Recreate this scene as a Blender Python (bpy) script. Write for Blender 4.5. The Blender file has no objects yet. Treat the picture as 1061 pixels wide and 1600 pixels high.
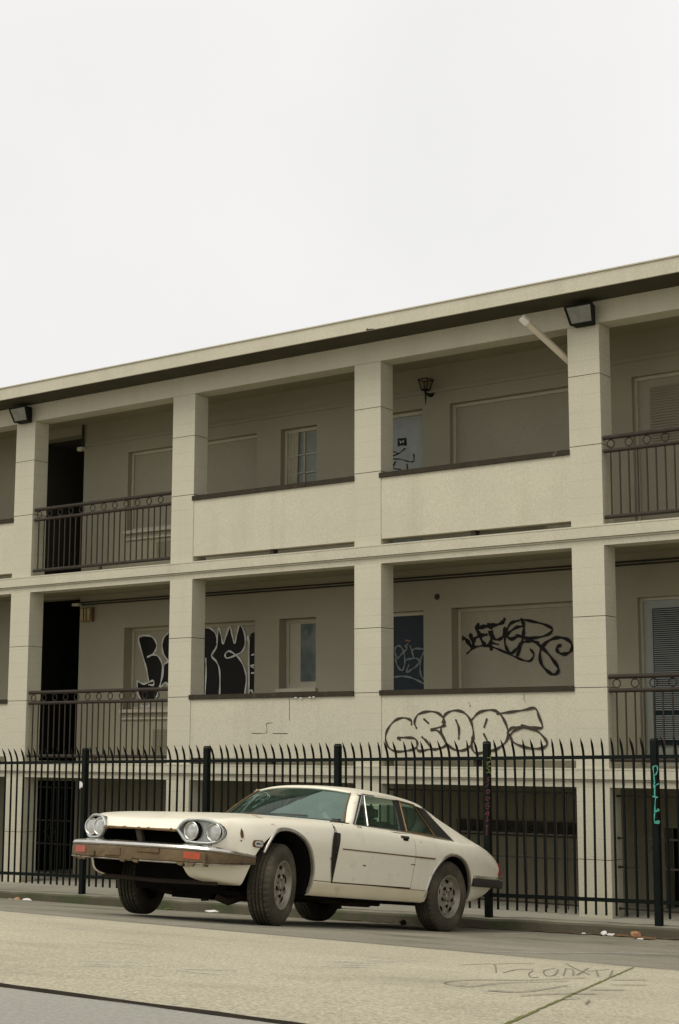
import bpy, bmesh, math, random
import numpy as np
from mathutils import Matrix, Vector
random.seed(7)
SC = bpy.context.scene
COL = SC.collection

# ------------------------------------------------------------------ camera
F_PX, YAW, PITCH, ROLL = 2416.207, -0.629662, 0.151723, 0.002297
CAM = np.array([17.46573, -15.67516, 1.82101])
def cam_axes():
    cy, sy, cp, sp = math.cos(YAW), math.sin(YAW), math.cos(PITCH), math.sin(PITCH)
    fwd = np.array([sy*cp, cy*cp, sp]); right = np.array([cy, -sy, 0.0]); up = np.cross(right, fwd)
    r2 = math.cos(ROLL)*right + math.sin(ROLL)*up
    u2 = -math.sin(ROLL)*right + math.cos(ROLL)*up
    return r2, u2, fwd
CR, CU, CF = cam_axes()
cd = bpy.data.cameras.new('camera'); cam = bpy.data.objects.new('camera', cd); COL.objects.link(cam)
cd.sensor_fit = 'VERTICAL'; cd.sensor_height = 36.0; cd.lens = F_PX/1600*36.0
cd.clip_start = 0.1; cd.clip_end = 2000
cam.matrix_world = Matrix(((CR[0], CU[0], -CF[0], CAM[0]), (CR[1], CU[1], -CF[1], CAM[1]), (CR[2], CU[2], -CF[2], CAM[2]), (0, 0, 0, 1)))
SC.camera = cam

# ------------------------------------------------------------------ sky, sun, exposure
SUN_EL, SUN_AZ = math.radians(56), math.radians(200)      # azimuth clockwise from +Y
W = bpy.data.worlds.new('World'); SC.world = W; W.use_nodes = True
nt = W.node_tree; nt.nodes.clear()
out = nt.nodes.new('ShaderNodeOutputWorld'); bg = nt.nodes.new('ShaderNodeBackground')
sky = nt.nodes.new('ShaderNodeTexSky'); sky.sky_type = 'NISHITA'; sky.sun_disc = False
sky.sun_elevation = SUN_EL; sky.sun_rotation = SUN_AZ; sky.dust_density = 4.0
tc = nt.nodes.new('ShaderNodeTexCoord'); nz = nt.nodes.new('ShaderNodeTexNoise')
nz.inputs['Scale'].default_value = 2.2; nz.inputs['Detail'].default_value = 5
rp = nt.nodes.new('ShaderNodeValToRGB')
rp.color_ramp.elements[0].position = .3; rp.color_ramp.elements[0].color = (.82, .81, .805, 1)
rp.color_ramp.elements[1].position = .7; rp.color_ramp.elements[1].color = (.915, .90, .885, 1)
sc10 = nt.nodes.new('ShaderNodeVectorMath'); sc10.operation = 'SCALE'; sc10.inputs['Scale'].default_value = 8.6
mx = nt.nodes.new('ShaderNodeMixRGB'); mx.inputs[0].default_value = .965
L = nt.links.new
L(tc.outputs['Generated'], nz.inputs['Vector']); L(nz.outputs['Fac'], rp.inputs[0]); L(rp.outputs[0], sc10.inputs[0])
L(sky.outputs[0], mx.inputs[1]); L(sc10.outputs[0], mx.inputs[2]); L(mx.outputs[0], bg.inputs[0])
bg.inputs[1].default_value = 0.10
L(bg.outputs[0], out.inputs[0])
sl = bpy.data.lights.new('sun', 'SUN'); so = bpy.data.objects.new('sun', sl); COL.objects.link(so)
sl.energy = 1.35; sl.angle = math.radians(40); sl.color = (1, .95, .86)
sd = Vector((math.sin(SUN_AZ)*math.cos(SUN_EL), math.cos(SUN_AZ)*math.cos(SUN_EL), math.sin(SUN_EL)))
so.rotation_euler = (-sd).to_track_quat('-Z', 'Y').to_euler()
vs = SC.view_settings
vs.view_transform = 'Standard'; vs.look = 'None'; vs.gamma = 1; vs.exposure = 0.30; vs.use_curve_mapping = False

# ------------------------------------------------------------------ materials
def mat(name, col, rough=.8, var=.0, vscale=3., grain=.0, gscale=60., bump=.0, bscale=40., metal=.0, stains=(), spec=.5, streak=None, coat=0, joints=None):
    """procedural surface: base colour with large mottling, fine grain, patches of another colour and a bump"""
    m = bpy.data.materials.new(name); m.use_nodes = True
    t = m.node_tree; n = t.nodes; b = n['Principled BSDF']; lk = t.links.new
    b.inputs['Roughness'].default_value = rough; b.inputs['Metallic'].default_value = metal
    b.inputs['Specular IOR Level'].default_value = spec
    if coat: b.inputs['Coat Weight'].default_value = coat; b.inputs['Coat Roughness'].default_value = .15
    tcn = n.new('ShaderNodeTexCoord'); co = tcn.outputs['Object']
    def noise(s, d=5, r=.6, vec=co):
        q = n.new('ShaderNodeTexNoise'); q.inputs['Scale'].default_value = s; q.inputs['Detail'].default_value = d; q.inputs['Roughness'].default_value = r
        lk(vec, q.inputs['Vector']); return q.outputs['Fac']
    def ramp(f, p0, p1, c0=(0, 0, 0, 1), c1=(1, 1, 1, 1)):
        r = n.new('ShaderNodeValToRGB'); e = r.color_ramp.elements
        e[0].position = p0; e[0].color = c0; e[1].position = p1; e[1].color = c1; lk(f, r.inputs[0]); return r.outputs[0]
    def mix(a, c, f, mode='MIX'):
        q = n.new('ShaderNodeMixRGB'); q.blend_type = mode
        for s, v in ((0, f), (1, a), (2, c)):
            if hasattr(v, 'node'): lk(v, q.inputs[s])
            elif s: q.inputs[s].default_value = (*v[:3], 1)
            else: q.inputs[0].default_value = v
        return q.outputs[0]
    cur = tuple(col)
    rgb = n.new('ShaderNodeRGB'); rgb.outputs[0].default_value = (*col, 1); cur = rgb.outputs[0]
    if var:
        cur = mix(cur, ramp(noise(vscale), .25, .75, (1-var,)*3+(1,), (1+var*.6,)*3+(1,)), 1.0, 'MULTIPLY')
    if grain:
        cur = mix(cur, ramp(noise(gscale, 3, .8), .3, .7, (1-grain,)*3+(1,), (1+grain*.8,)*3+(1,)), 1.0, 'MULTIPLY')
    for (scol, ss, p0, p1, amt) in stains:
        f = ramp(noise(ss, 8, .65), p0, p1)
        g = n.new('ShaderNodeMath'); g.operation = 'MULTIPLY'; g.inputs[1].default_value = amt; lk(f, g.inputs[0])
        cur = mix(cur, scol, g.outputs[0])
    if streak:
        mp = n.new('ShaderNodeMapping'); mp.inputs['Scale'].default_value = (streak[1], streak[1], streak[1]*.06); lk(co, mp.inputs['Vector'])
        f = ramp(noise(1., 6, .7, mp.outputs[0]), streak[2], streak[3])
        g = n.new('ShaderNodeMath'); g.operation = 'MULTIPLY'; g.inputs[1].default_value = streak[4]; lk(f, g.inputs[0])
        cur = mix(cur, streak[0], g.outputs[0])
    hgt = None
    if bump:
        hgt = noise(bscale, 6, .7)
    if joints:                                   # faint masonry bed joints every `joints` metres, painted over
        sx = n.new('ShaderNodeSeparateXYZ'); lk(co, sx.inputs[0])
        md = n.new('ShaderNodeMath'); md.operation = 'PINGPONG'; md.inputs[1].default_value = joints/2
        ad = n.new('ShaderNodeMath'); ad.inputs[1].default_value = 10.0-.047; lk(sx.outputs['Z'], ad.inputs[0]); lk(ad.outputs[0], md.inputs[0])
        jr = ramp(md.outputs[0], .002, .012)
        cur = mix(cur, ramp(jr, 0, 1, (.93, .93, .93, 1), (1, 1, 1, 1)), 1.0, 'MULTIPLY')
    lk(cur, b.inputs['Base Color'])
    if hgt is not None:
        bp = n.new('ShaderNodeBump'); bp.inputs['Strength'].default_value = bump; bp.inputs['Distance'].default_value = .01
        lk(hgt, bp.inputs['Height']); lk(bp.outputs[0], b.inputs['Normal'])
    return m
def glass(name, tint, refl=.55, rough=.02, haze=0.0, hazecol=(.4, .42, .4), flat=False):
    m = bpy.data.materials.new(name); m.use_nodes = True; t = m.node_tree; n = t.nodes; n.clear(); lk = t.links.new
    o = n.new('ShaderNodeOutputMaterial'); tr = n.new('ShaderNodeBsdfTransparent'); tr.inputs[0].default_value = (*tint, 1)
    gl = n.new('ShaderNodeBsdfGlossy'); gl.inputs['Roughness'].default_value = rough; gl.inputs[0].default_value = (refl, refl, refl, 1)
    fr = n.new('ShaderNodeFresnel'); ge = n.new('ShaderNodeNewGeometry'); mi_ = n.new('ShaderNodeMapRange'); mi_.inputs[3].default_value = 1.5; mi_.inputs[4].default_value = 1/1.5; lk(ge.outputs['Backfacing'], mi_.inputs[0]); lk(mi_.outputs[0], fr.inputs[0])
    mxs = n.new('ShaderNodeMixShader'); lk(fr.outputs[0], mxs.inputs[0]); lk(tr.outputs[0], mxs.inputs[1]); lk(gl.outputs[0], mxs.inputs[2])
    last = mxs
    if haze:
        df = n.new('ShaderNodeBsdfDiffuse'); df.inputs[0].default_value = (*hazecol, 1)
        tcn = n.new('ShaderNodeTexCoord'); q = n.new('ShaderNodeTexNoise'); q.inputs['Scale'].default_value = 9; q.inputs['Detail'].default_value = 7; lk(tcn.outputs['Object'], q.inputs['Vector'])
        mr = n.new('ShaderNodeMapRange'); mr.inputs[1].default_value = .25; mr.inputs[2].default_value = .8; mr.inputs[3].default_value = haze*(.9 if flat else .5); mr.inputs[4].default_value = min(1, haze*(1.1 if flat else 1.3)); lk(q.outputs['Fac'], mr.inputs[0])
        m2 = n.new('ShaderNodeMixShader'); lk(mr.outputs[0], m2.inputs[0]); lk(mxs.outputs[0], m2.inputs[1]); lk(df.outputs[0], m2.inputs[2]); last = m2
    lk(last.outputs[0], o.inputs[0]); return m

M = {}
WALL = (.54, .508, .385)
M['stucco'] = mat('cream masonry paint', WALL, .85, .06, 1.3, .14, 48, .4, 60, streak=((.30, .26, .17), 3.0, .52, .82, .30), joints=.2)
M['plaster'] = mat('cream smooth plaster', WALL, .85, .08, 1.1, .14, 48, .4, 60, streak=((.30, .26, .17), 2.6, .50, .82, .30))
M['backwall'] = mat('shade darkened corridor wall', (.295, .275, .192), .85, .08, .9, .14, 50, .2, 70, streak=((.30, .26, .17), 2.2, .5, .85, .35))  # corridor shade put into the colour, darker than the outer walls
M['board'] = mat('painted plywood board', (.29, .265, .185), .75, .08, 1.5, .12, 50, .1, 50)
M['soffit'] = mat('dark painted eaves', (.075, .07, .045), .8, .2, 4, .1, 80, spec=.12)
M['ceiling'] = mat('shade darkened corridor ceiling', (.30, .27, .18), .9, .1, 1, .06, 80)  # ceiling colour darkened to deepen the corridor shade
M['brown'] = mat('brown cap paint', (.042, .034, .022), .7, .25, 5, .15, 90, stains=(((.3, .26, .2), 9, .62, .75, .5),), spec=.12)
M['iron'] = mat('dark brown iron', (.045, .037, .028), .55, .25, 8, .1, 90, spec=.12)
M['fence'] = mat('black green fence paint', (.006, .009, .007), .6, .3, 6, .15, 80, stains=(((.05, .035, .02), 14, .66, .8, .5),), spec=.10)
M['black'] = mat('very dark interior', (.012, .011, .009), .9, spec=.12)  # lack of light in passages and openings put into the colour
M['darkwall'] = mat('shade dark passage wall', (.05, .045, .032), .9, .2, 2)  # unlit gloom of the passage painted into its walls
M['olive'] = mat('olive vent and shade dark wall', (.20, .18, .12), .85, .15, 1.3, .08, 100, .2, 60, streak=((.09, .08, .05), 3.5, .45, .8, .5))  # basement wall is cream, its shade painted in; also vent slats
M['frame'] = mat('weathered frame paint', (.42, .38, .28), .6, .12, 4, .05, 80)
M['greydoor'] = mat('grey blue door paint', (.27, .285, .25), .5, .08, 3, .06, 90)
M['paleglass'] = mat('dusty papered glass', (.20, .218, .175), .3, .18, 5, .12, 60, stains=(((.10, .11, .10), 4, .5, .75, .5),), spec=.6)
M['murky'] = mat('murky green glass', (.11, .135, .12), .3, .5, 5, .2, 50, stains=(((.24, .25, .21), 3, .5, .75, .6),), spec=.4)
M['darkglass'] = mat('dark navy door sheet', (.018, .026, .032), .35, .2, 3, .1, 70, spec=.12)
M['blind'] = mat('grey blind slats', (.30, .32, .29), .5, .1, 8)
M['curtain'] = mat('faded curtain cloth', (.36, .33, .23), .9, .15, 9)
M['spray'] = mat('black spray paint', (.014, .012, .010), .55, .2, 20, spec=.12)
M['sprayfade'] = mat('dark brown spray paint', (.055, .045, .032), .6, .3, 20, spec=.12)
M['spraygrey'] = mat('pale grey spray paint', (.60, .61, .54), .6, .2, 20)
M['spraydim'] = mat('dim grey spray paint', (.15, .17, .15), .6, .2, 12)
M['teal'] = mat('mint marker paint', (.07, .38, .27), .5, .1, 20)
M['pink'] = mat('pink marker paint', (.13, .02, .032), .5, .2, 20)
M['lime'] = mat('yellow green marker paint', (.09, .11, .018), .5, .2, 20)
M['concrete'] = mat('beige worn concrete', (.49, .445, .312), .95, .16, .7, .6, 70, 1.0, 55,
                    stains=(((.17, .145, .10), 1.1, .52, .78, .45), ((.09, .08, .06), 2.7, .68, .76, .5), ((.50, .45, .34), 38, .62, .7, .35), ((.10, .09, .06), 45, .62, .72, .6)))
M['asphalt'] = mat('worn grey asphalt', (.255, .232, .168), .92, .2, .8, .5, 70, .9, 55,
                   stains=(((.05, .046, .036), .9, .48, .72, .7), ((.34, .31, .22), 1.7, .56, .78, .45), ((.24, .22, .17), 40, .64, .72, .4)))
M['road'] = mat('pale street asphalt', (.29, .28, .235), .92, .08, .8, .2, 60, .3, 60, stains=(((.12, .11, .09), 1.4, .6, .85, .35),))
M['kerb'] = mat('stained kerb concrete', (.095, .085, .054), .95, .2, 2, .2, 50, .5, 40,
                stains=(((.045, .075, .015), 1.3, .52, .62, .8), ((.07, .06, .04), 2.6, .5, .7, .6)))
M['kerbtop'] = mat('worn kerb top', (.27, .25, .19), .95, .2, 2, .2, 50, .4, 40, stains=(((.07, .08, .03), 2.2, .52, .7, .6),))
M['pavement'] = mat('pale pavement concrete', (.34, .32, .25), .95, .14, 1.5, .15, 50, .3, 50)
M['whiteline'] = mat('worn white line paint', (.36, .345, .29), .9, .1, 5, .2, 60, stains=(((.20, .185, .14), 5, .36, .58, .9),))
M['moss'] = mat('green moss', (.15, .155, .028), 1, .3, 12, .3, 80, .6, 60)
M['tar'] = mat('black seam tar', (.03, .025, .018), .9, .3, 10, spec=.05)
M['scrawl'] = mat('faded dark scrawl', (.20, .175, .125), .95, .2, 12, .2, 70)
M['scuff'] = mat('pale chalky scuff', (.52, .49, .42), .95, .2, 12, .2, 70)
M['leaves'] = mat('brown leaf litter', (.14, .075, .03), .95, .5, 25, .2, 60)
M['paper'] = mat('crumpled white paper', (.72, .70, .66), .9, .1, 30)
M['card'] = mat('stained cardboard', (.42, .22, .11), .9, .25, 14)
M['rust'] = mat('dark rust', (.14, .062, .022), .9, .4, 20, .2, 60, .4, 60)
M['paint'] = mat('cream car paint', (.86, .81, .65), .34, .03, 2.2, .02, 150, coat=.25,
                 stains=(((.50, .40, .23), 2.4, .56, .82, .42), ((.22, .12, .05), 20, .655, .70, .85), ((.40, .33, .22), 60, .64, .72, .4)),
                 streak=((.52, .43, .27), 2.4, .54, .85, .38))
M['paintdirty'] = mat('dirty cream sill paint', (.74, .66, .47), .5, .08, 3, .04, 80, stains=(((.34, .25, .13), 5, .6, .8, .5),))
M['chrome'] = mat('tarnished chrome', (.62, .60, .55), .22, .1, 10, metal=1.0)
M['dullchrome'] = mat('dull pitted chrome', (.52, .49, .42), .35, .3, 14, metal=.85, stains=(((.12, .075, .03), 9, .55, .72, .7),))
M['rubberbumper'] = mat('brown perished bumper', (.125, .083, .038), .85, .25, 7, .15, 60, .5, 50, stains=(((.05, .037, .022), 9, .52, .68, .8), ((.24, .17, .09), 5, .56, .75, .7)))
M['blackrubber'] = mat('black bumper rubber', (.028, .026, .021), .6, .3, 10, .2, 60)
M['tyre'] = mat('dusty tyre rubber', (.072, .064, .046), .88, .25, 7, .15, 70, .3, 50, stains=(((.17, .145, .10), 4, .48, .72, .6),), spec=.12)
M['rim'] = mat('dirty alloy wheel', (.33, .305, .24), .5, .25, 12, metal=.45, stains=(((.16, .11, .055), 9, .52, .7, .7),))
M['housing'] = mat('dull silver lamp panel', (.42, .44, .41), .4, .12, 12, metal=.5)
M['lens'] = mat('old headlamp lens', (.46, .47, .44), .15, .35, 26, .2, 70, metal=.25, coat=.7)
M['orange'] = mat('orange indicator lens', (.42, .065, .018), .3, .2, 14)
M['fadedred'] = mat('faded red lens', (.38, .075, .045), .4, .2, 14)
M['redlens'] = mat('red tail lamp lens', (.24, .008, .006), .4, .2, 14, spec=.2)
M['under'] = mat('near black underbody', (.010, .009, .007), .9, .3, 6, spec=.12)  # near black, for the underside, hollows and gaps
M['underrust'] = mat('rusty underbody part', (.035, .022, .012), .9, .4, 9)
M['torn'] = mat('rusty torn steel', (.016, .010, .006), .9, .6, 14, .3, 50)
M['leather'] = mat('dark seat leather', (.035, .032, .026), .7, .2, 8)
M['vinyl'] = mat('black quarter panel', (.020, .020, .018), .35, .2, 8)
M['goldtrim'] = mat('rusty brass trim', (.20, .125, .05), .5, .35, 20, metal=.5)
M['carglass'] = glass('green tinted car glass', (.84, .95, .90), .9, .02, .05, (.10, .19, .155))
M['screen'] = glass('grimy windscreen glass', (.50, .68, .60), .62, .05, .10, (.13, .22, .18))
M['reflection'] = glass('dust film', (.75, .8, .77), .2, .3, .45, (.25, .34, .295), flat=True)  # pale windscreen reflection put in as a diffuse film
M['lampglass'] = glass('lantern glass', (.85, .83, .75), .15, .1)
M['floodglass'] = mat('floodlight front glass', (.19, .195, .165), .2, .3, 8, spec=.7)
M['floodbody'] = mat('dark bronze lamp housing', (.010, .010, .008), .6, .2, 10, spec=.15)
M['yellowlens'] = mat('yellowed lamp diffuser', (.38, .29, .12), .5, .3, 14)
M['signboard'] = mat('dark painted board', (.045, .038, .025), .8, .2, 5, spec=.12)
M['pvc'] = mat('cream drain pipe paint', (.58, .52, .38), .6, .08, 6)
M['pvcend'] = mat('white drain outlet', (.74, .71, .62), .6, .05, 6)

# ------------------------------------------------------------------ mesh helpers
ORG = {}
class MB:
    def __init__(s): s.v = []; s.f = []; s.mi = []; s.cur = 0
    def add(s, vs, fs):
        b = len(s.v); s.v += [tuple(map(float, q)) for q in vs]
        for f in fs: s.f.append(tuple(i+b for i in f)); s.mi.append(s.cur)
    def box(s, x0, x1, y0, y1, z0, z1):
        s.add([(x, y, z) for z in (z0, z1) for y in (y0, y1) for x in (x0, x1)],
              [(0, 2, 3, 1), (4, 5, 7, 6), (0, 1, 5, 4), (2, 6, 7, 3), (0, 4, 6, 2), (1, 3, 7, 5)]); return s
    def hexa(s, p):     # 8 points: bottom 4 (ccw), top 4
        s.add(p, [(3, 2, 1, 0), (4, 5, 6, 7), (0, 1, 5, 4), (1, 2, 6, 5), (2, 3, 7, 6), (3, 0, 4, 7)]); return s
    def tube(s, pts, r, n=8, cap=True, radii=None):
        pts = [Vector(q) for q in pts]; rings = []
        t0 = (pts[1]-pts[0]).normalized(); a = t0.orthogonal().normalized()
        for i, q in enumerate(pts):
            t = ((pts[min(i+1, len(pts)-1)]-pts[max(i-1, 0)])).normalized()
            a = (a - t*a.dot(t)).normalized(); b = t.cross(a); rr = radii[i] if radii else r
            rings.append([q + a*rr*math.cos(2*math.pi*k/n) + b*rr*math.sin(2*math.pi*k/n) for k in range(n)])
        vs = [v for rg in rings for v in rg]; fs = []
        for i in range(len(pts)-1):
            for k in range(n):
                k2 = (k+1) % n; fs.append((i*n+k, i*n+k2, (i+1)*n+k2, (i+1)*n+k))
        if cap: fs += [tuple(range(n))[::-1], tuple((len(pts)-1)*n+k for k in range(n))]
        s.add(vs, fs); return s
    def torus(s, c, axis, R, r, n=20, m=6):
        c = Vector(c); ax = Vector(axis).normalized(); a = ax.orthogonal().normalized(); b = ax.cross(a); vs = []; fs = []
        for i in range(n):
            d = a*math.cos(2*math.pi*i/n)+b*math.sin(2*math.pi*i/n)
            for k in range(m):
                vs.append(c+d*(R+r*math.cos(2*math.pi*k/m))+ax*r*math.sin(2*math.pi*k/m))
        for i in range(n):
            for k in range(m):
                fs.append((i*m+k, ((i+1) % n)*m+k, ((i+1) % n)*m+(k+1) % m, i*m+(k+1) % m))
        s.add(vs, fs); return s
    def prism(s, front, back):   # two matching rings of 3d points
        n = len(front); s.add(list(front)+list(back), [tuple(range(n)), tuple(range(2*n-1, n-1, -1))]+[(i, i+n, (i+1) % n+n, (i+1) % n) for i in range(n)]); return s
    def build(s, name, mats, parent=None, smooth=0, origin=None):
        me = bpy.data.meshes.new(name)
        o = np.array(ORG.get(parent.name, (0, 0, 0)) if parent else (0, 0, 0), float)
        if origin is not None: o = np.array(origin, float)
        me.from_pydata([tuple(np.array(q)-o) for q in s.v], [], s.f)
        for m in (mats if isinstance(mats, (list, tuple)) else [mats]): me.materials.append(m)
        if len(me.materials) > 1: me.polygons.foreach_set('material_index', s.mi)
        bm = bmesh.new(); bm.from_mesh(me); bmesh.ops.recalc_face_normals(bm, faces=bm.faces); bm.to_mesh(me); bm.free()
        if smooth:
            me.polygons.foreach_set('use_smooth', [True]*len(me.polygons)); me.set_sharp_from_angle(angle=math.radians(smooth))
        ob = bpy.data.objects.new(name, me); COL.objects.link(ob)
        if parent:
            ob.parent = parent; ORG[ob.name] = o
            if origin is not None: ob.location = tuple(o-np.array(ORG.get(parent.name, (0, 0, 0))))
        elif origin is not None: ob.location = tuple(o); ORG[ob.name] = o
        return ob
def thing(name, label, cat, loc=(0, 0, 0), group=None):
    e = bpy.data.objects.new(name, None); COL.objects.link(e); e.location = loc; e.empty_display_size = .2
    ORG[e.name] = loc; e['label'] = label; e['category'] = cat
    if group: e['group'] = group
    return e
def tag(o, label, cat, group=None):
    o['label'] = label; o['category'] = cat
    if group: o['group'] = group
    return o
def struct(o, label=None, cat=None):
    o['kind'] = 'structure'
    if label: o['label'] = label
    if cat: o['category'] = cat
    return o
def copy_of(o, dloc, parent):
    c = o.copy(); COL.objects.link(c); c.parent = parent; c.location = Vector(o.location)+Vector(dloc); return c
def copy_tree(o, loc):
    c = o.copy(); COL.objects.link(c); c.location = loc
    for ch in o.children:
        d = ch.copy(); COL.objects.link(d); d.parent = c
        for g in ch.children:
            e = g.copy(); COL.objects.link(e); e.parent = d
    return c
# a point of the place where the sight line through a photo pixel meets a plane (used to measure, as a surveyor would)
def ray(px, py):
    return CR*((px-530.5)/F_PX) + CU*(-(py-800)/F_PX) + CF
def onY(px, py, Y):
    d = ray(px, py); return CAM + d*((Y-CAM[1])/d[1])
def smooth_path(pts, n=6):
    pts = [np.array(p, float) for p in pts]
    if len(pts) < 3: return pts
    P = [2*pts[0]-pts[1]]+pts+[2*pts[-1]-pts[-2]]; out_ = []
    for i in range(1, len(P)-2):
        for k in range(n):
            t = k/n
            out_.append(.5*((2*P[i])+(-P[i-1]+P[i+1])*t+(2*P[i-1]-5*P[i]+4*P[i+1]-P[i+2])*t*t+(-P[i-1]+3*P[i]-3*P[i+1]+P[i+2])*t**3))
    out_.append(pts[-1]); return out_
def ribbon(mb, P, w, nrm, lift, step=2e-5, taper=False):
    """flat stroke of paint along 3-D points P, width w, on a surface with normal nrm"""
    nrm = np.array(nrm, float); vs_ = []; fs_ = []
    n = len(P)
    for i in range(n):
        t = P[min(i+1, n-1)]-P[max(i-1, 0)]; s_ = np.cross(nrm, t); s_ /= (np.linalg.norm(s_)+1e-9)
        ww = w[i] if hasattr(w, '__len__') else (w*(.75+.25*math.sin(i*.7+w*90)) if not taper else w*(1-.6*i/n))
        q = P[i]+nrm*(lift+i*step)
        vs_ += [q-s_*ww/2, q+s_*ww/2]
    for i in range(n-1): fs_.append((2*i, 2*i+1, 2*i+3, 2*i+2))
    mb.add(vs_, fs_)
    if hasattr(w, '__len__'): return
    for q, d in ((P[0], P[0]-P[1]), (P[-1], P[-1]-P[-2])):
        d = d/(np.linalg.norm(d)+1e-9); s_ = np.cross(nrm, d); ww = w/2*(.75 if not taper else .5)
        mb.add([q+nrm*(lift+n*step)+ww*(d*math.cos(a)+s_*math.sin(a)) for a in np.linspace(0, 2*math.pi, 9)[:-1]], [tuple(range(8))])
def strokes(mb, lines, o, s, Y, w, lift=.003):
    for k, ln in enumerate(lines):
        P = [onY(o[0]+a/s, o[1]+b/s, Y) for a, b in ln]
        ribbon(mb, smooth_path(P), w if not isinstance(w, (list, tuple)) else w[k], (0, -1, 0), lift+k*.0006)
    return mb

# ================================================================== ground
GY = np.array([-200, -40, -17, -12.65, -7.55, -5.397, -2.85, -1.35, 0.0])
GZ = np.array([1.0, 1.05, 1.12, 1.167, .612, .377, .099, -.037, -.17])
GS = np.array([0, 0, 0, .001, .003, .0052, .0065, .02, .02])
def gz(x, y):
    xx = min(max(x, -8), 22)
    return float(np.interp(y, GY, GZ) + np.interp(y, GY, GS)*(xx-8.567))
def onG(px, py):
    d = ray(px, py); a, b = 2.0, 40.0
    ks = np.linspace(2, 40, 1500); prev = None
    for k in ks:
        q = CAM+d*k
        if q[2] < gz(q[0], q[1]): return np.array([q[0], q[1], gz(q[0], q[1])])
    return CAM+d*20
def sheet(name, xs, ys, dz, m, zf=gz):
    mb = MB(); nx, ny = len(xs), len(ys)
    mb.add([(x, y, zf(x, y)+dz) for y in ys for x in xs], [(j*nx+i, j*nx+i+1, (j+1)*nx+i+1, (j+1)*nx+i) for j in range(ny-1) for i in range(nx-1)])
    return struct(mb.build(name, m, smooth=60))
XS = [-150, -60, -30, -15]+list(np.arange(-8, 22.1, 1.0))+[30, 60, 150]
def edge(name, y, amp, seed):
    random.seed(seed); return [y+random.uniform(-amp, amp) for _ in XS]
sheet('road', XS, [-200, -80, -40, -25, -20, -17, -15, -13.5, -12.651], -.004, M['road'])
sheet('forecourt', XS, list(np.linspace(-12.65, -7.53, 9)), 0.0, M['concrete'])
sheet('parking_lot', XS, [-7.55, -6.8, -6, -5.397, -4.5, -3.6, -2.85, -2.1, -1.34], -.004, M['asphalt'])
# the broken edge of the forecourt slab down to the road, and the tar seam along it
mb = MB(); random.seed(3)
xs = np.arange(6, 22, .12); a = 0.0; pts = []
for x in xs:
    a = .8*a+random.uniform(-.012, .012); pts.append((x, a))
vs_ = []; fs_ = []
for (x, a) in pts:
    z0 = gz(x, -12.65)
    vs_ += [(x, -12.640+a*.55, z0+.0025), (x, -12.650+a*.2, z0+.002), (x, -12.656-a*.2, z0-.003)]
for i in range(len(pts)-1):
    fs_ += [(3*i, 3*i+1, 3*i+4, 3*i+3), (3*i+1, 3*i+2, 3*i+5, 3*i+4)]
mb.add(vs_, fs_); struct(mb.build('road_seam', M['tar']))
def ground_strip(name, P, w, m, lift, jit=.0, n=30, seed=1):
    random.seed(seed); P = [np.array(q, float) for q in P]; mb = MB(); vs_ = []; fs_ = []
    seg = np.linspace(0, len(P)-1, n)
    for i, t in enumerate(seg):
        k = min(int(t), len(P)-2); q = P[k]*(1-(t-k))+P[k+1]*(t-k); d = P[k+1]-P[k]; d = d[:2]/np.linalg.norm(d[:2]); s_ = np.array([-d[1], d[0]])
        for sg in (-1, 1):
            r = q[:2]+s_*sg*(w/2*(1+random.uniform(-jit, jit))); vs_.append((r[0], r[1], gz(*r)+lift))
    for i in range(n-1): fs_.append((2*i, 2*i+1, 2*i+3, 2*i+2))
    mb.add(vs_, fs_); return struct(mb.build(name, m))
for x in (4.55, 7.15, 9.75, 12.4):
    ground_strip('parking_line', [(x, -7.2, 0), (x, -1.6, 0)], .10, M['whiteline'], -.0025, .1, 40, int(x*10))
ground_strip('slab_joint', [(4, -7.56, 0), (9, -7.54, 0), (13.39, -7.55, 0), (20, -7.56, 0)], .02, M['tar'], .005, .7, 160, 5)
ground_strip('mossy_joint', [(10.5, -7.50, 0), (11.8, -7.50, 0)], .02, M['moss'], .003, .9, 50, 6)
_a, _b = onG(990, 1512), onG(800, 1598)
ground_strip('mossy_joint', [_a, (_a+_b)/2, _b+(_b-_a)*.05], .011, M['moss'], .0025, .6, 90, 6)
# faded writing on the concrete, pale scuffs
SCRAWL = [[(210, 25), (300, 20), (360, 22), (370, 60)], [(360, 20), (450, 17), (545, 18)], [(400, 60), (470, 45), (540, 45)], [(540, 50), (520, 65), (530, 82), (565, 80)],
 [(640, 40), (590, 50), (600, 75), (640, 70), (655, 45)], [(690, 40), (680, 75)], [(685, 42), (720, 45), (725, 75)], [(690, 18), (740, 45), (800, 70)], [(795, 40), (740, 72)], [(790, 55), (890, 45)], [(830, 50), (840, 78)], [(890, 85), (905, 50)],
 [(780, 85), (500, 95), (250, 95), (130, 108), (250, 125), (400, 110), (700, 100)], [(330, 145), (500, 150), (700, 120)], [(480, 170), (650, 160), (830, 160)], [(800, 140), (960, 142)], [(680, 185), (760, 180)], [(800, 190), (780, 210)], [(900, 95), (1061, 95)], [(900, 120), (1061, 118)]]
mb = MB()
for k, ln in enumerate(SCRAWL):
    P = [onG(650+a/2.947, 1500+b/2.947) for a, b in ln]
    for q in P: q[1] = min(q[1], -7.65); q[2] = gz(q[0], q[1])
    P = smooth_path(P, 5); T_ = np.gradient(np.array(P), axis=0); LT = [abs(float(np.dot(t, CR)))/(np.linalg.norm(t)+1e-9) for t in T_]
    ribbon(mb, P, [.007+.030*l**3 for l in LT], (0, .1, 1), .0012+k*.0002)
struct(mb.build('pavement_scrawl', M['scrawl']))
mb = MB()
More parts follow.
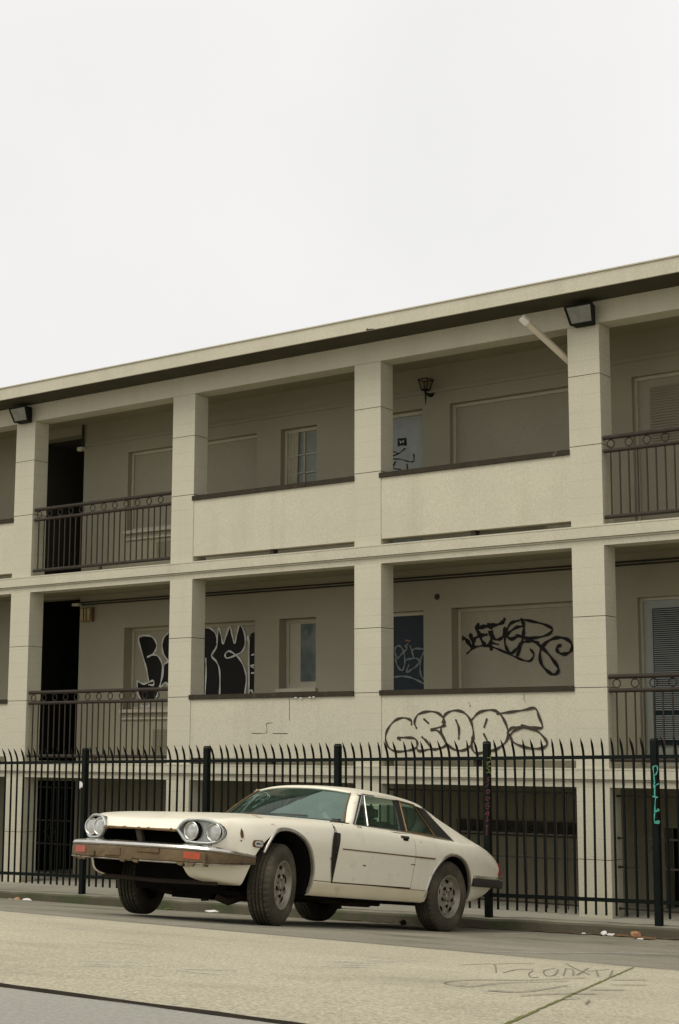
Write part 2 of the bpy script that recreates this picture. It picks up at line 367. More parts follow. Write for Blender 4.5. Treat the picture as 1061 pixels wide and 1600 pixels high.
for k, (x, y, n) in enumerate(((115, 1505, 5), (280, 1518, 4), (500, 1506, 8), (560, 1500, 7), (75, 1448, 4))):
    random.seed(k+20)
    for j in range(n):
        c = onG(x+random.uniform(-4, 40), y+random.uniform(-5, 5)); c2 = c+np.array([random.uniform(.03, .12), random.uniform(-.02, .25), 0]); c2[2] = gz(c2[0], c2[1])
        ribbon(mb, [c, (c+c2)/2, c2], random.uniform(.008, .02), (0, .1, 1), .0012+.0002*j)
struct(mb.build('pale_scuffs', M['scuff']))
# kerb under the fence and the pavement behind it
def kerb_top(x): return -.055+.0168*(min(max(x, -8), 22)-1.3)
def pave_z(x): return .0095*(min(max(x, -8), 22)-9.3)
mb = MB(); random.seed(11); xs = list(np.arange(-10, 22.01, .25))
vs_ = []; fs_ = []
for x in xs:
    j = random.uniform(-.012, .012); zt = kerb_top(x)+random.uniform(-.006, .006)
    vs_ += [(x, -1.365+j, -.6), (x, -1.365+j, zt-.02), (x, -1.345+j, zt), (x, -1.13, zt+.002), (x, -1.11, zt-.01), (x, -1.11, -.6)]
for i in range(len(xs)-1):
    for k in range(5): fs_.append((6*i+k, 6*i+k+1, 6*i+6+k+1, 6*i+6+k))
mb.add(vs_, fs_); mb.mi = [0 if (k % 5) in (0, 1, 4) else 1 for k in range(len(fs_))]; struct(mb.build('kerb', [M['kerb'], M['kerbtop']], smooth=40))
sheet('pavement', XS, [-1.12, -.5, 0.0, .6, 1.2, 5.0], 0.0, M['pavement'], lambda x, y: pave_z(x))
ground_strip('leaf_litter', [(6.5, -1.43, 0), (14, -1.43, 0)], .14, M['leaves'], .006, .8, 120, 9)
ground_strip('leaf_litter', [(.8, -1.45, 0), (4.2, -1.45, 0)], .22, M['leaves'], .006, .8, 80, 10)

# ================================================================== building
B_ = thing('apartment_building', 'two storey cream motel style block with open corridors, square pillars and graffiti', 'building', (0, 0, 0))
COLX = [-6.35, -3.15, 0.0, 3.177, 6.278, 9.317, 12.40, 15.5]
CW, CD = .403, .273
ZG = [.62, 2.5, 3.294, 5.25, 6.073]
YB = 1.3
F1, F2 = 1.60, 4.30
# pillars
for i, x0 in enumerate(COLX):
    mb = MB()
    for (za, zb) in ((pave_z(x0)-.05, 1.40), (1.61, 4.086), (4.32, 6.66)):
        zs = [za]+[z for z in ZG if za < z < zb]+[zb]
        for a, b in zip(zs[:-1], zs[1:]):
            g0 = .004 if a in ZG else 0; g1 = .004 if b in ZG else 0
            mb.box(x0, x0+CW, 0, CD, a+g0, b-g1)
            if g1: mb.cur = 1; mb.box(x0+.007, x0+CW-.007, .007, CD-.007, b-.005, b+.005); mb.cur = 0
    mb.build('pillar', [M['stucco'], M['iron']], B_)
XL, XR = -6.35, 15.9
# roof, fascia, eaves, top beam
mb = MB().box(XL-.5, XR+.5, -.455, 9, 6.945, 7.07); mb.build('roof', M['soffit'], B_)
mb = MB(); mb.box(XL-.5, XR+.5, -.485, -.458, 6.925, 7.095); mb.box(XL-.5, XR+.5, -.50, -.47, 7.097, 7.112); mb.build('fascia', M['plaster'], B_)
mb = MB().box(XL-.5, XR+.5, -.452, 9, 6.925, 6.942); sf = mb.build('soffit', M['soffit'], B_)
mb = MB(); mb.prism([(6.80, -.4885, 6.927), (6.93, -.4885, 6.927), (6.90, -.4885, 6.937), (6.83, -.4885, 6.943), (6.81, -.4885, 6.962)], [(6.80, -.4855, 6.927), (6.93, -.4855, 6.927), (6.90, -.4855, 6.937), (6.83, -.4855, 6.943), (6.81, -.4855, 6.962)])
mb.build('broken_edge', M['soffit'], B_)
MB().box(XL, XR, 0, CD, 6.663, 6.922).build('beam', M['plaster'], B_)
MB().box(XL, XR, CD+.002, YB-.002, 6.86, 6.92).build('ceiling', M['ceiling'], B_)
# floor slabs with their projecting edge bands
for (zt, zb, zl, nm) in ((4.32, 4.18, 4.088, 'floor_slab'), (1.61, 1.49, 1.402, 'floor_slab')):
    mb = MB(); mb.box(XL, XR, -.03, YB-.003, zb+.002, zt-.02); mb.box(XL, XR, -.034, .24, zt-.018, zt); 
    mb.build(nm, M['plaster'], B_)
    mb = MB(); mb.box(XL, XR, .012, CD-.003, zl, zb-.022); mb.box(XL, XR, -.005, CD-.006, zb-.020, zb-.002); mb.build('lintel', M['plaster'], B_)
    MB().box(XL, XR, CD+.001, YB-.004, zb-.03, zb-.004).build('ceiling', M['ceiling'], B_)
# back wall with its openings
WIN1 = (1.08, 3.62); PAN4 = (6.89, 9.15); WIN2 = (4.06, 4.70); DOOR3 = (5.60, 6.46); DOOR5 = (9.50, 10.45); PAS = (-1.0, .125)
def wall_with_holes(x0, x1, z0, z1, holes, y, depth):
    xs = sorted({x0, x1}|{h[0] for h in holes}|{h[1] for h in holes}); zs = sorted({z0, z1}|{h[2] for h in holes}|{h[3] for h in holes})
    mb = MB()
    for a, b in zip(xs[:-1], xs[1:]):
        for c, d in zip(zs[:-1], zs[1:]):
            if any(h[0] <= (a+b)/2 <= h[1] and h[2] <= (c+d)/2 <= h[3] for h in holes): continue
            mb.add([(a, y, c), (b, y, c), (b, y, d), (a, y, d)], [(0, 1, 2, 3)])
    for (a, b, c, d) in holes:
        dd = y+depth
        mb.add([(a, y, c), (a, dd, c), (a, dd, d), (a, y, d), (b, y, c), (b, dd, c), (b, dd, d), (b, y, d)], [(0, 1, 2, 3), (4, 7, 6, 5), (3, 2, 6, 7), (0, 4, 5, 1)])
    return mb
LWIN1 = (-5.3, -2.75+.05); 
def level_holes(F, top):
    return [(*WIN1, F+.79, F+2.015), (*WIN2, F+1.04, F+2.01), (*DOOR3, F+.02, F+2.01), (*PAN4, F+.80, F+2.02), (*DOOR5, F+.02, F+2.01), (*PAS, F+.02, top), (-4.9, -2.2, F+.8, F+2.0), (11.3, 13.2, F+.8, F+2.0)]
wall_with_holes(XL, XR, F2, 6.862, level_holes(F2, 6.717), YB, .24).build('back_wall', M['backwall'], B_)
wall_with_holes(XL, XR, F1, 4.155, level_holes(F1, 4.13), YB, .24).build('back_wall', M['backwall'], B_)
BH = [(PAS[0], PAS[1], -.12, 1.32), (9.76, 10.75, -.02, .92), (-4.9, -3.6, -.1, 1.2)]
wall_with_holes(XL, XR, -.5, 1.47, BH, YB, .24).build('basement_wall', M['olive'], B_)
# end walls so the block is a closed volume
mb = MB(); mb.box(XL-.2, XL-.003, 0, 9, -.5, 6.922); mb.box(XR+.003, XR+.2, 0, 9, -.5, 6.922); mb.box(XL-.2, XR+.2, 9.003, 9.2, -.5, 6.922); mb.build('end_wall', M['stucco'], B_)
# dark passages and dark openings (rooms with real depth)
def room(x0, x1, z0, z1, name, m, d=3.2):
    y0 = YB+.242; y1 = y0+d; mb = MB()
    mb.add([(x0, y0, z0), (x1, y0, z0), (x1, y1, z0), (x0, y1, z0), (x0, y0, z1), (x1, y0, z1), (x1, y1, z1), (x0, y1, z1)], [(0, 1, 2, 3), (4, 7, 6, 5), (0, 3, 7, 4), (1, 5, 6, 2), (3, 2, 6, 7)])
    return mb.build(name, m, B_)
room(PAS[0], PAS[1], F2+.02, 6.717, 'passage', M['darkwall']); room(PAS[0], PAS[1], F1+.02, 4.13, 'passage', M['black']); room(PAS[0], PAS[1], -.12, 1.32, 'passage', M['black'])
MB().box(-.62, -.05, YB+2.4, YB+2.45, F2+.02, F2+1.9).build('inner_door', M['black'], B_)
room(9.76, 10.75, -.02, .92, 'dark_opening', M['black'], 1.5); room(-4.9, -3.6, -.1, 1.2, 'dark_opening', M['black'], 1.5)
# moulding on the upper back wall, conduits below
mb = MB()
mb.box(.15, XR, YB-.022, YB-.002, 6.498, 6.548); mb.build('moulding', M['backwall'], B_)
mb = MB(); mb.cur = 0
for z in (4.045, 4.008): mb.tube([(.1, YB-.018, z), (XR, YB-.018, z)], .011, 6)
mb.build('conduit', M['iron'], B_)
MB().box(.045, .175, YB-.10, YB-.003, 3.99, 4.03).build('beam_end', M['plaster'], B_)
mb = MB(); mb.tube([(.115, YB-.03, 6.50), (.115, YB-.03, 6.86)], .02, 8); mb.build('pipe', M['iron'], B_)
MB().box(.03, .14, YB-.07, YB-.003, 6.44, 6.50).build('beam_end', M['plaster'], B_)
# windows, boards and doors of both levels
def framed(name, x0, x1, z0, z1, y, fw, mframe, mpane, parent=B_, pane='pane', mull=()):
    mb = MB(); d = .04
    mb.box(x0+.002, x0+fw, y-d, y, z0+.002, z1-.002); mb.box(x1-fw, x1-.002, y-d, y, z0+.002, z1-.002)
    mb.box(x0+fw+.001, x1-fw-.001, y-d+.002, y, z1-fw, z1-.002); mb.box(x0+fw+.001, x1-fw-.001, y-d+.002, y, z0+.002, z0+fw)
    for (a, b, c, e) in mull: mb.box(a, b, y-d+.006, y-.012, c, e)
    w = mb.build(name, mframe, parent)
    p = MB().box(x0+fw-.004, x1-fw+.004, y-.012, y+.006, z0+fw-.004, z1-fw+.004).build(pane, mpane, w)
    return w, p
def sill(x0, x1, z, parent):
    MB().box(x0-.03, x1+.03, YB-.05, YB-.003, z-.05, z-.002).build('sill', M['frame'], parent)
def vent(x0, x1, z0, z1):
    mb = MB(); z = z0
    mb.box(x0-.015, x1+.015, YB-.012, YB-.002, z0-.015, z1+.015); mb.cur = 1
    while z < z1: mb.box(x0, x1, YB-.018, YB-.0125, z, z+.009); z += .02
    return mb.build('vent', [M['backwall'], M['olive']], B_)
# boarded wide windows
BORKE_O, BORKE_S = (190, 950), 4.823
for F, lab in ((F2, 'boarded window with plain beige board'), (F1, 'boarded window with black and pale graffiti letters')):
    w, p = framed('window', WIN1[0], WIN1[1], F+.79, F+2.015, YB+(.12 if F == F2 else .21), .045, M['frame'], M['board'], pane='board')
    w['label'] = lab
    sill(WIN1[0], WIN1[1], F+.79, w)
    MB().box(WIN1[0], WIN1[1]+.02, YB-.03, YB-.003, F+.64, F+.665).build('ledge', M['frame'], w)
    vent(1.72, 2.0, F+.14 if F == F1 else F+.36, F+.5 if F == F1 else F+.56)
    if F == F1:
        YG = YB+.198; g = MB()
        FILL = [[(130, 228), (185, 208), (235, 220), (265, 265), (262, 310), (235, 350), (275, 362), (305, 410), (310, 480), (298, 560), (275, 640), (250, 692), (150, 692), (125, 640), (120, 548), (165, 572), (205, 560), (190, 460), (165, 370)],
                [(420, 195), (352, 190), (320, 225), (308, 280), (318, 345), (352, 400), (420, 410)], [(420, 420), (352, 408), (322, 430), (311, 520), (287, 606), (330, 565), (352, 580), (420, 640)],
                [(600, 148), (640, 148), (675, 155), (710, 190), (725, 240), (715, 300), (682, 360), (715, 400), (740, 460), (745, 560), (742, 664), (600, 664)],
                [(735, 150), (770, 270), (820, 140), (855, 265), (895, 125), (930, 190), (935, 270), (915, 325), (865, 355), (905, 400), (935, 470), (945, 540), (930, 664), (748, 664), (747, 500), (718, 400), (690, 360), (722, 300), (728, 200)],
                [(965, 240), (975, 195), (1002, 180), (1012, 240), (1012, 664), (965, 664)]]
        for k, poly in enumerate(FILL):
            P = [onY(BORKE_O[0]+a/BORKE_S, BORKE_O[1]+b/BORKE_S, YG) for a, b in poly]
            g.add([(q[0], YG-.0025-.0003*k, q[2]) for q in P], [tuple(range(len(P)))])
        g.cur = 1
        OUT = [[(205, 545), (190, 460), (165, 370), (130, 228), (185, 208), (235, 220), (265, 265), (262, 310), (235, 350), (195, 370), (235, 352), (275, 362), (305, 410), (310, 480), (298, 560), (285, 606)], [(120, 548), (165, 572), (205, 560), (240, 548), (243, 580), (207, 578)], [(120, 548), (125, 640), (150, 692)],
               [(352, 190), (320, 225), (308, 280), (318, 345), (352, 400), (322, 430), (311, 520), (287, 606), (330, 562), (352, 578)], [(280, 610), (270, 660), (250, 695)], [(150, 735), (190, 745), (225, 725)],
               [(640, 148), (675, 155), (710, 190), (725, 240), (715, 300), (680, 360), (715, 400), (740, 460), (745, 560), (742, 664)], [(638, 380), (640, 480), (632, 664)],
               [(722, 260), (735, 150), (755, 215), (770, 270), (795, 200), (820, 140), (840, 215), (855, 265), (875, 190), (895, 125), (930, 190), (935, 270), (915, 325), (865, 355), (800, 378), (785, 350), (815, 325), (865, 355), (905, 400), (935, 470), (945, 540), (932, 664)],
               [(950, 235), (955, 210), (962, 240), (955, 245)], [(965, 240), (963, 450), (965, 664)], [(1000, 350), (985, 355)], [(1000, 430), (980, 435), (1000, 450)], [(1000, 490), (985, 490)], [(965, 630), (985, 620), (1000, 664)]]
        strokes(g, OUT, BORKE_O, BORKE_S, YG, .030, .007)
        g.build('graffiti', [M['spray'], M['spraygrey']], w)
# small windows
w, p = framed('window', WIN2[0], WIN2[1], F2+1.04, F2+2.01, YB+.13, .05, M['frame'], M['paleglass'], mull=[(4.40, 4.418, F2+1.1, F2+1.95), (4.12, 4.64, F2+1.36, F2+1.375), (4.12, 4.64, F2+1.62, F2+1.635)])
mb = MB(); vs_ = []; fs_ = []
for i in range(17):
    x = 4.12+.0105*i; y = YB+.10+.012*math.sin(i*1.5); vs_ += [(x, y, F2+1.1), (x-.02+.003*i, y, F2+1.96)]
for i in range(16): fs_.append((2*i, 2*i+1, 2*i+3, 2*i+2))
mb.add(vs_, fs_); mb.build('curtain', M['curtain'], w, smooth=60)
w, p = framed('window', WIN2[0], WIN2[1], F1+1.04, F1+2.01, YB+.20, .05, M['frame'], M['frame'])
MB().box(4.30, 4.66, YB+.180, YB+.186, F1+1.14, F1+1.94).build('dusty_glass', M['murky'], w)
sill(WIN2[0], WIN2[1], F1+1.04, w)
# doors behind the parapet
w, p = framed('door', *DOOR3, F2+.02, F2+2.01, YB+.13, .05, M['frame'], M['paleglass'], pane='door_panel'); w['label'] = 'pale grey door with black scrawl'
g = MB(); O, S = (590, 640), 11.79; YG = YB+.116
g.add([onY(O[0]+a/S, O[1]+b/S, YG)+np.array([0, -.003, 0]) for a, b in [(370, 535), (530, 520), (540, 665), (440, 660), (385, 672), (372, 695)]], [tuple(range(6))])
strokes(g, [[(200, 740), (285, 770), (340, 790), (390, 815)], [(200, 900), (285, 855), (400, 800), (510, 715)], [(200, 900), (285, 910), (420, 915), (550, 950), (620, 965), (670, 930), (665, 820)], [(270, 1075), (330, 960)], [(545, 1005), (550, 1095)], [(220, 1080), (285, 1085), (430, 1105)]], O, S, YG, [.018, .018, .018, .02, .016, .016], .004)
g.cur = 1; strokes(g, [[(410, 570), (440, 610), (420, 620), (460, 580), (480, 620), (490, 560)]], O, S, YG, .008, .008)
g.build('graffiti', [M['spray'], M['spraygrey']], w)
w, p = framed('door', *DOOR3, F1+.02, F1+2.01, YB+.13, .05, M['frame'], M['darkglass'], pane='door_panel'); w['label'] = 'dark navy door with grey looping graffiti'
g = MB(); O, S = (600, 940), 10.66
strokes(g, [[(235, 945), (205, 910), (185, 830), (200, 760), (245, 735), (300, 770), (335, 850), (350, 950), (345, 1060), (310, 1140), (270, 1130), (220, 1050), (195, 950)], [(235, 945), (300, 870), (390, 780), (360, 740), (400, 710)], [(440, 740), (470, 830), (490, 940), (400, 960), (350, 1000)], [(470, 810), (540, 782), (665, 790)],
            [(490, 940), (560, 950), (590, 1005), (540, 1080), (450, 1140), (395, 1180), (385, 1140), (420, 1060)], [(660, 850), (620, 950), (605, 1080), (620, 1220), (665, 1290)], [(120, 1275), (200, 1255), (300, 1245), (430, 1260), (560, 1310), (672, 1370)]], O, S, YB+.116, .028, .004)
g.cur = 1; strokes(g, [[(360, 640), (380, 660), (400, 640), (420, 665), (440, 645)]], O, S, YB+.116, .012, .004)
g.build('graffiti', [M['spraydim'], M['card']], w)
# big blanked openings right of those doors
for F in (F2, F1):
    w, p = framed('window', *PAN4, F+.80, F+2.02, YB+(.12 if F == F2 else .20), .045, M['frame'], M['board'], pane='board')
    w['label'] = 'large blank boarded opening' if F == F2 else 'large boarded opening with a flowing black tag'
    if F == F1:
        O, S = (700, 940), 5.052; g = MB(); YG = YB+.188
        TAG = [[(95, 295), (130, 290), (160, 320), (190, 362), (200, 330), (178, 262)], [(200, 330), (215, 290), (262, 268), (305, 262)], [(240, 180), (225, 215), (245, 250), (270, 310), (300, 345), (335, 330), (345, 280), (330, 240)], [(240, 210), (300, 195), (345, 205), (320, 180)], [(320, 185), (380, 185), (430, 165), (448, 140)],
               [(330, 240), (345, 310), (335, 375), (350, 370), (345, 330), (400, 338)], [(350, 235), (365, 290), (400, 300), (435, 275), (450, 210)], [(450, 210), (460, 260), (500, 295), (560, 270)], [(560, 150), (500, 170), (465, 230), (450, 310), (470, 380), (505, 405), (545, 370), (580, 330), (620, 315), (670, 312), (715, 328)],
               [(590, 195), (540, 205), (490, 240), (470, 265)], [(580, 140), (600, 180), (600, 230), (590, 300), (550, 425)], [(580, 140), (660, 155), (760, 180), (825, 215), (800, 255), (720, 282), (640, 285), (545, 268)],
               [(545, 268), (650, 300), (730, 350), (800, 420), (860, 500), (875, 545), (840, 575), (790, 550), (740, 490), (730, 400), (770, 330), (840, 290), (900, 285), (960, 310), (985, 360), (960, 400), (910, 415), (870, 395), (865, 360), (890, 345)], [(155, 410), (200, 368), (260, 350), (340, 355), (420, 385), (520, 430), (590, 460), (650, 468), (680, 420), (655, 378)]]
        strokes(g, TAG, O, S, YG, [.065, .06, .06, .06, .06, .034, .046, .055, .046, .046, .05, .042, .05, .034], .004)
        g.build('graffiti', M['spray'], w)
# doors at the right
w, p = framed('door', *DOOR5, F1+.02, F1+2.01, YB+.10, .035, M['frame'], M['greydoor'], pane='door_panel'); w['label'] = 'grey blue door with a full length blind'
y = YB+.062
MB().box(9.66, 10.32, y-.002, YB+.087, F1+.27, F1+1.875).build('door_glass', M['darkglass'], w)
mb = MB(); z = F1+.33
while z < F1+1.86:
    if not (F1+.60 < z < F1+.66): mb.hexa([(9.675, y-.02, z), (10.305, y-.02, z), (10.305, y-.006, z+.010), (9.675, y-.006, z+.010), (9.675, y-.02, z+.003), (10.305, y-.02, z+.003), (10.305, y-.006, z+.013), (9.675, y-.006, z+.013)])
    z += .0245
mb.build('blind', M['blind'], w)
w, p = framed('door', *DOOR5, F2+.02, F2+2.01, YB+.10, .045, M['frame'], M['board'], pane='door_panel'); w['label'] = 'beige door with a louvred upper panel'
mb = MB(); z = F2+1.2
while z < F2+1.86: mb.hexa([(9.70, YB+.066, z), (10.33, YB+.066, z), (10.33, YB+.085, z+.024), (9.70, YB+.085, z+.024), (9.70, YB+.066, z+.005), (10.33, YB+.066, z+.005), (10.33, YB+.085, z+.029), (9.70, YB+.085, z+.029)]); z += .034
mb.build('louvre', M['board'], w)
# the openings of the outer bays
for F in (F2, F1):
    framed('window', -4.9, -2.2, F+.8, F+2.0, YB+.12, .045, M['frame'], M['board'], pane='board')
    framed('window', 11.3, 13.2, F+.8, F+2.0, YB+.12, .045, M['frame'], M['paleglass'])
mb = vent(7.32, 8.28, F2+.11, F2+.27)
mb = vent(4.2, 4.5, F2+.11, F2+.2)
# small surface damage: flaked cap, hairline cracks, debris along the roof edge
random.seed(31)
for k, (px, py) in enumerate(((462, 1090), (470, 1090.5), (484, 1089.5), (490, 1089))):
    q = onY(px, py, -.0165); MB().box(q[0]-.018, q[0]+.02, -.0195, -.0165, q[2]-.006, q[2]+.005).build('paint_chip', M['paper'], B_)
for pts in ([(448, 760), (455, 768), (458, 780), (452, 772)], [(700, 720), (706, 730), (703, 742), (712, 756)]):
    g = MB(); strokes(g, [pts], (580, 840), 2.947, .006, .006, .003); g.build('crack', M['brown'], B_)
for k in range(9):
    x = random.uniform(-.5, 11.5); r = random.uniform(.004, .010); mb = MB(); mb.tube([(x, -.47, 7.112), (x+random.uniform(-.03, .03), -.46, 7.112+r*1.4), (x+.05, -.45, 7.113)], r*.5, 5); mb.build('roof_debris', M['leaves'], B_)
# round fitting
mb = MB(); q = (6.679, YB-.012, 3.775); mb.torus(q, (0, 1, 0), .03, .009, 14, 6); mb.tube([(q[0], YB-.02, q[2]), (q[0], YB-.003, q[2])], .018, 10)
mb.build('wall_socket', M['iron'], B_)
# parapets: bays -2, -1 (left), B-C, C-D
CROAZ = [[(210, 172), (205, 150), (165, 138), (120, 155), (85, 200), (75, 245), (90, 290), (130, 312), (190, 308), (230, 295), (240, 270), (225, 245), (180, 240), (140, 242), (150, 252)],
         [(235, 190), (225, 160), (245, 120), (300, 105), (350, 115), (380, 150), (370, 180), (310, 200), (345, 205), (380, 245), (387, 280), (350, 298), (315, 298), (290, 262), (265, 238)], [(235, 290), (250, 310), (315, 298)], [(275, 145), (297, 165)],
         [(370, 160), (385, 120), (430, 100), (480, 110), (515, 150), (530, 210), (525, 265), (490, 302), (440, 305), (390, 270), (365, 220), (365, 185), (385, 178)], [(440, 150), (455, 190), (455, 245)],
         [(520, 150), (560, 110), (620, 97), (660, 110), (690, 150), (710, 210), (700, 260), (650, 300), (590, 315), (545, 322), (522, 290), (524, 240)], [(600, 145), (587, 185)], [(585, 222), (605, 262)],
         [(655, 117), (720, 108), (790, 98), (850, 88), (870, 130), (888, 187), (840, 187), (780, 178)], [(772, 185), (730, 190), (708, 215)], [(720, 228), (750, 200), (800, 190), (860, 205), (905, 250), (910, 280), (870, 297), (800, 290), (740, 265), (718, 226)]]
for i in (0, 1, 3, 4, 6):
    xa, xb = COLX[i]+CW, COLX[i+1]
    for F in (F2, F1):
        pb = MB().box(xa+.003, xb-.003, .006, .19, F+.095, F+.862).build('parapet', M['plaster'], B_)
        MB().box(xa-.02, xb+.0, -.016, .20, F+.864, F+.925).build('cap', M['brown'], pb)
        mb = MB(); xm = (xa+xb)/2; mb.box(xm-.03, xm+.03, .02, .12, F+.021, F+.094); mb.build('bracket', M['iron'], pb)
        if i == 4 and F == F1:
            g = MB(); strokes(g, CROAZ, (580, 1080), 3.3156, .006, .036, .003); g.build('graffiti', M['sprayfade'], pb)
        if i == 3 and F == F1:
            g = MB(); strokes(g, [[(335, 842), (395, 842), (405, 830), (402, 800), (430, 793)], [(432, 843), (500, 843)], [(508, 685), (508, 780)]], (280, 860), 2.947, .006, [.008, .008, .006], .003); g.build('crack', M['iron'], pb)
# railings: A-B and D-E (and the next bay)
def railing(x0, x1, F):
    Y = .035; zt, z2, zb = F+1.015, F+.862, F+.105
    top = MB().tube([(x0, Y, zt), (x1, Y, zt)], .027, 10).build('railing', M['iron'], B_, smooth=60)
    MB().tube([(x0, Y, z2), (x1, Y, z2)], .024, 10).build('rail', M['iron'], top, smooth=60)
    MB().tube([(x0, Y, zb), (x1, Y, zb)], .024, 10).build('rail', M['iron'], top, smooth=60)
    MB().box((x0+x1)/2-.02, (x0+x1)/2+.02, Y-.015, Y+.015, F+.021, zb-.01).build('foot', M['iron'], top)
    o = (x0+.085, Y, (zt+z2)/2); r = MB().torus(o, (0, 1, 0), .046, .007, 18, 6).build('ring', M['iron'], top, smooth=60, origin=o)
    n = int((x1-x0-.1)/.2205)
    for k in range(1, n+1): copy_of(r, (.2205*k, 0, 0), top)
    o = (x0+.08, Y, F+.5); b = MB().box(o[0]-.007, o[0]+.007, Y-.007, Y+.007, zb, z2).build('baluster', M['iron'], top, origin=o)
    for k in range(1, int((x1-x0-.1)/.1103)+1): copy_of(b, (.1103*k, 0, 0), top)
for F in (F2, F1):
    railing(.43, 3.165, F); railing(9.735, 12.39, F)
# drain pipe sloping back under the roof
P0, P1 = onY(816, 497, -.34), onY(894, 569, .16)
mb = MB(); mb.tube([P0, P1], .042, 4); 
dp = mb.build('downpipe', M['pvc'], B_)
d = (P1-P0)/np.linalg.norm(P1-P0); MB().tube([P0-d*.012, P0+d*.09], .052, 4).build('outlet', M['pvcend'], dp)

# ------------------------------------------------------------------ fittings on the building
def floodlight(loc, label, tilt):
    t = thing('floodlight', label, 'floodlight', loc, 'floodlights under the eaves')
    x, y, z = loc
    # wedge housing: face leans forward and down
    fr = [(x-.175, y-.19, z+.095), (x+.175, y-.19, z+.095), (x+.145, y-.10, z-.105), (x-.145, y-.10, z-.105)]
    bk = [(x-.12, y, z+.11), (x+.12, y, z+.11), (x+.12, y, z-.12), (x-.12, y, z-.12)]
    MB().prism(fr, bk).build('housing', M['floodbody'], t)
    c = np.mean(fr, axis=0); n = np.array([0, -.88, -.47])
    inner = [tuple(c+(np.array(q)-c)*.86+n*.003) for q in fr]; inner2 = [tuple(c+(np.array(q)-c)*.86-n*.004) for q in fr]
    MB().prism(inner, inner2).build('glass', M['floodglass'], t)
    rim = MB()
    for a, b in zip(fr, fr[1:]+fr[:1]): rim.tube([a, b], .011, 6)
    rim.build('rim', M['floodbody'], t)
    MB().box(x-.08, x+.08, y+.001, y+.018, z-.05, z+.08).build('mounting_plate', M['floodbody'], t)
    return t
floodlight((.22, -.02, 6.765), 'bronze floodlight under the eaves above the leftmost full pillar', 0)
floodlight((9.57, -.02, 6.755), 'bronze floodlight under the eaves above the rightmost pillar beside the drain pipe', 0)
# carriage lantern
lx, lz = 6.60, 6.33
t = thing('wall_lantern', 'black wrought lantern with open tapered glass cage on the upper corridor wall', 'lantern', (lx, YB, lz))
ly = YB-.13
mb = MB(); mb.tube([(lx, ly, lz), (lx, ly, lz+.19)], .013, 6, radii=[.006, .017]); mb.tube([(lx, ly, lz+.16), (lx+.03, ly+.06, lz+.12), (lx, YB-.003, lz+.17)], .011, 6)
mb.tube([(lx, YB-.02, lz+.17), (lx, YB-.003, lz+.17)], .055, 14); mb.build('bracket', M['floodbody'], t)
mb = MB(); b4 = [(-.04, -.04), (.04, -.04), (.04, .04), (-.04, .04)]; t4 = [(q[0]*1.8, q[1]*1.8) for q in b4]
for (a, b), (c, e) in zip(b4, t4): mb.tube([(lx+a, ly+b, lz+.19), (lx+c, ly+e, lz+.33)], .007, 5)
for q, z, r in ((b4, lz+.19, .010), (t4, lz+.33, .007)):
    for a, b in zip(q, q[1:]+q[:1]): mb.tube([(lx+a[0], ly+a[1], z), (lx+b[0], ly+b[1], z)], r, 5)
mb.build('cage', M['floodbody'], t)
mb = MB()
for i in range(4):
    a, b, c, e = b4[i], b4[(i+1) % 4], t4[(i+1) % 4], t4[i]
    mb.add([(lx+a[0]*.95, ly+a[1]*.95, lz+.195), (lx+b[0]*.95, ly+b[1]*.95, lz+.195), (lx+c[0]*.95, ly+c[1]*.95, lz+.325), (lx+e[0]*.95, ly+e[1]*.95, lz+.325)], [(0, 1, 2, 3)])
mb.build('glass', M['lampglass'], t)
# square bulkhead light
t = thing('bulkhead_light', 'square yellowed bulkhead light beside the dark lower passage', 'wall light', (.32, YB, 3.85))
MB().box(.20, .44, YB-.06, YB-.003, 3.74, 3.96).build('housing', M['goldtrim'], t)
mb = MB(); mb.box(.225, .415, YB-.085, YB-.061, 3.765, 3.935); mb.build('diffuser', M['yellowlens'], t)
mb = MB(); 
for x in (.29, .35): mb.box(x-.006, x+.006, YB-.094, YB-.0855, 3.76, 3.94)
mb.build('guard', M['iron'], t)
# security grilles in the basement openings
def grille(x0, x1, z0, z1, Y, hz, label, dx=.125, scroll=None):
    t = thing('security_grille', label, 'grille', ((x0+x1)/2, Y, z0), 'security grilles in the basement openings')
    for z in hz:
        mb = MB().box(x0, x1, Y-.008, Y+.008, z-.010, z+.010); mb.build('crossbar', M['iron'], t)
        for x in (x0, x1): MB().tube([(x-.004, Y, z), (x+.03*(1 if x == x0 else -1), Y, z)], .014, 8).build('anchor', M['iron'], t)
    o = (x0+dx*.6, Y-.014, (z0+z1)/2); b = MB().tube([(o[0], o[1], z0), (o[0], o[1], z1)], .0065, 6).build('bar', M['iron'], t, origin=o)
    for k in range(1, int((x1-x0-dx*.6)/dx)+1): copy_of(b, (dx*k, 0, 0), t)
    if scroll:
        mb = MB(); cx, cz, r = scroll
        for sx in (-1, 1):
            for sz in (-1, 1): mb.tube([(cx+sx*r, Y-.02, cz), (cx+sx*r*.35, Y-.02, cz+sz*r*.3), (cx, Y-.02, cz+sz*r)], .006, 5)
        mb.build('ornament', M['iron'], t)
    return t
grille(-.98, .12, -.08, 1.30, YB-.03, [1.22, .72, .37, -.05], 'scrolled iron grille across the black passage behind the fence at left', .115, (-.35, .55, .13))
grille(6.69, 9.31, .05, 1.33, .16, [1.33, .86, .60, .10], 'thin iron grille across the basement bay behind the car tail', .13)
grille(9.73, 12.39, .06, 1.34, .16, [1.31, .855, .545, .10], 'thin iron grille in the basement bay right of the last pillar', .13, (10.15, .70, .10))
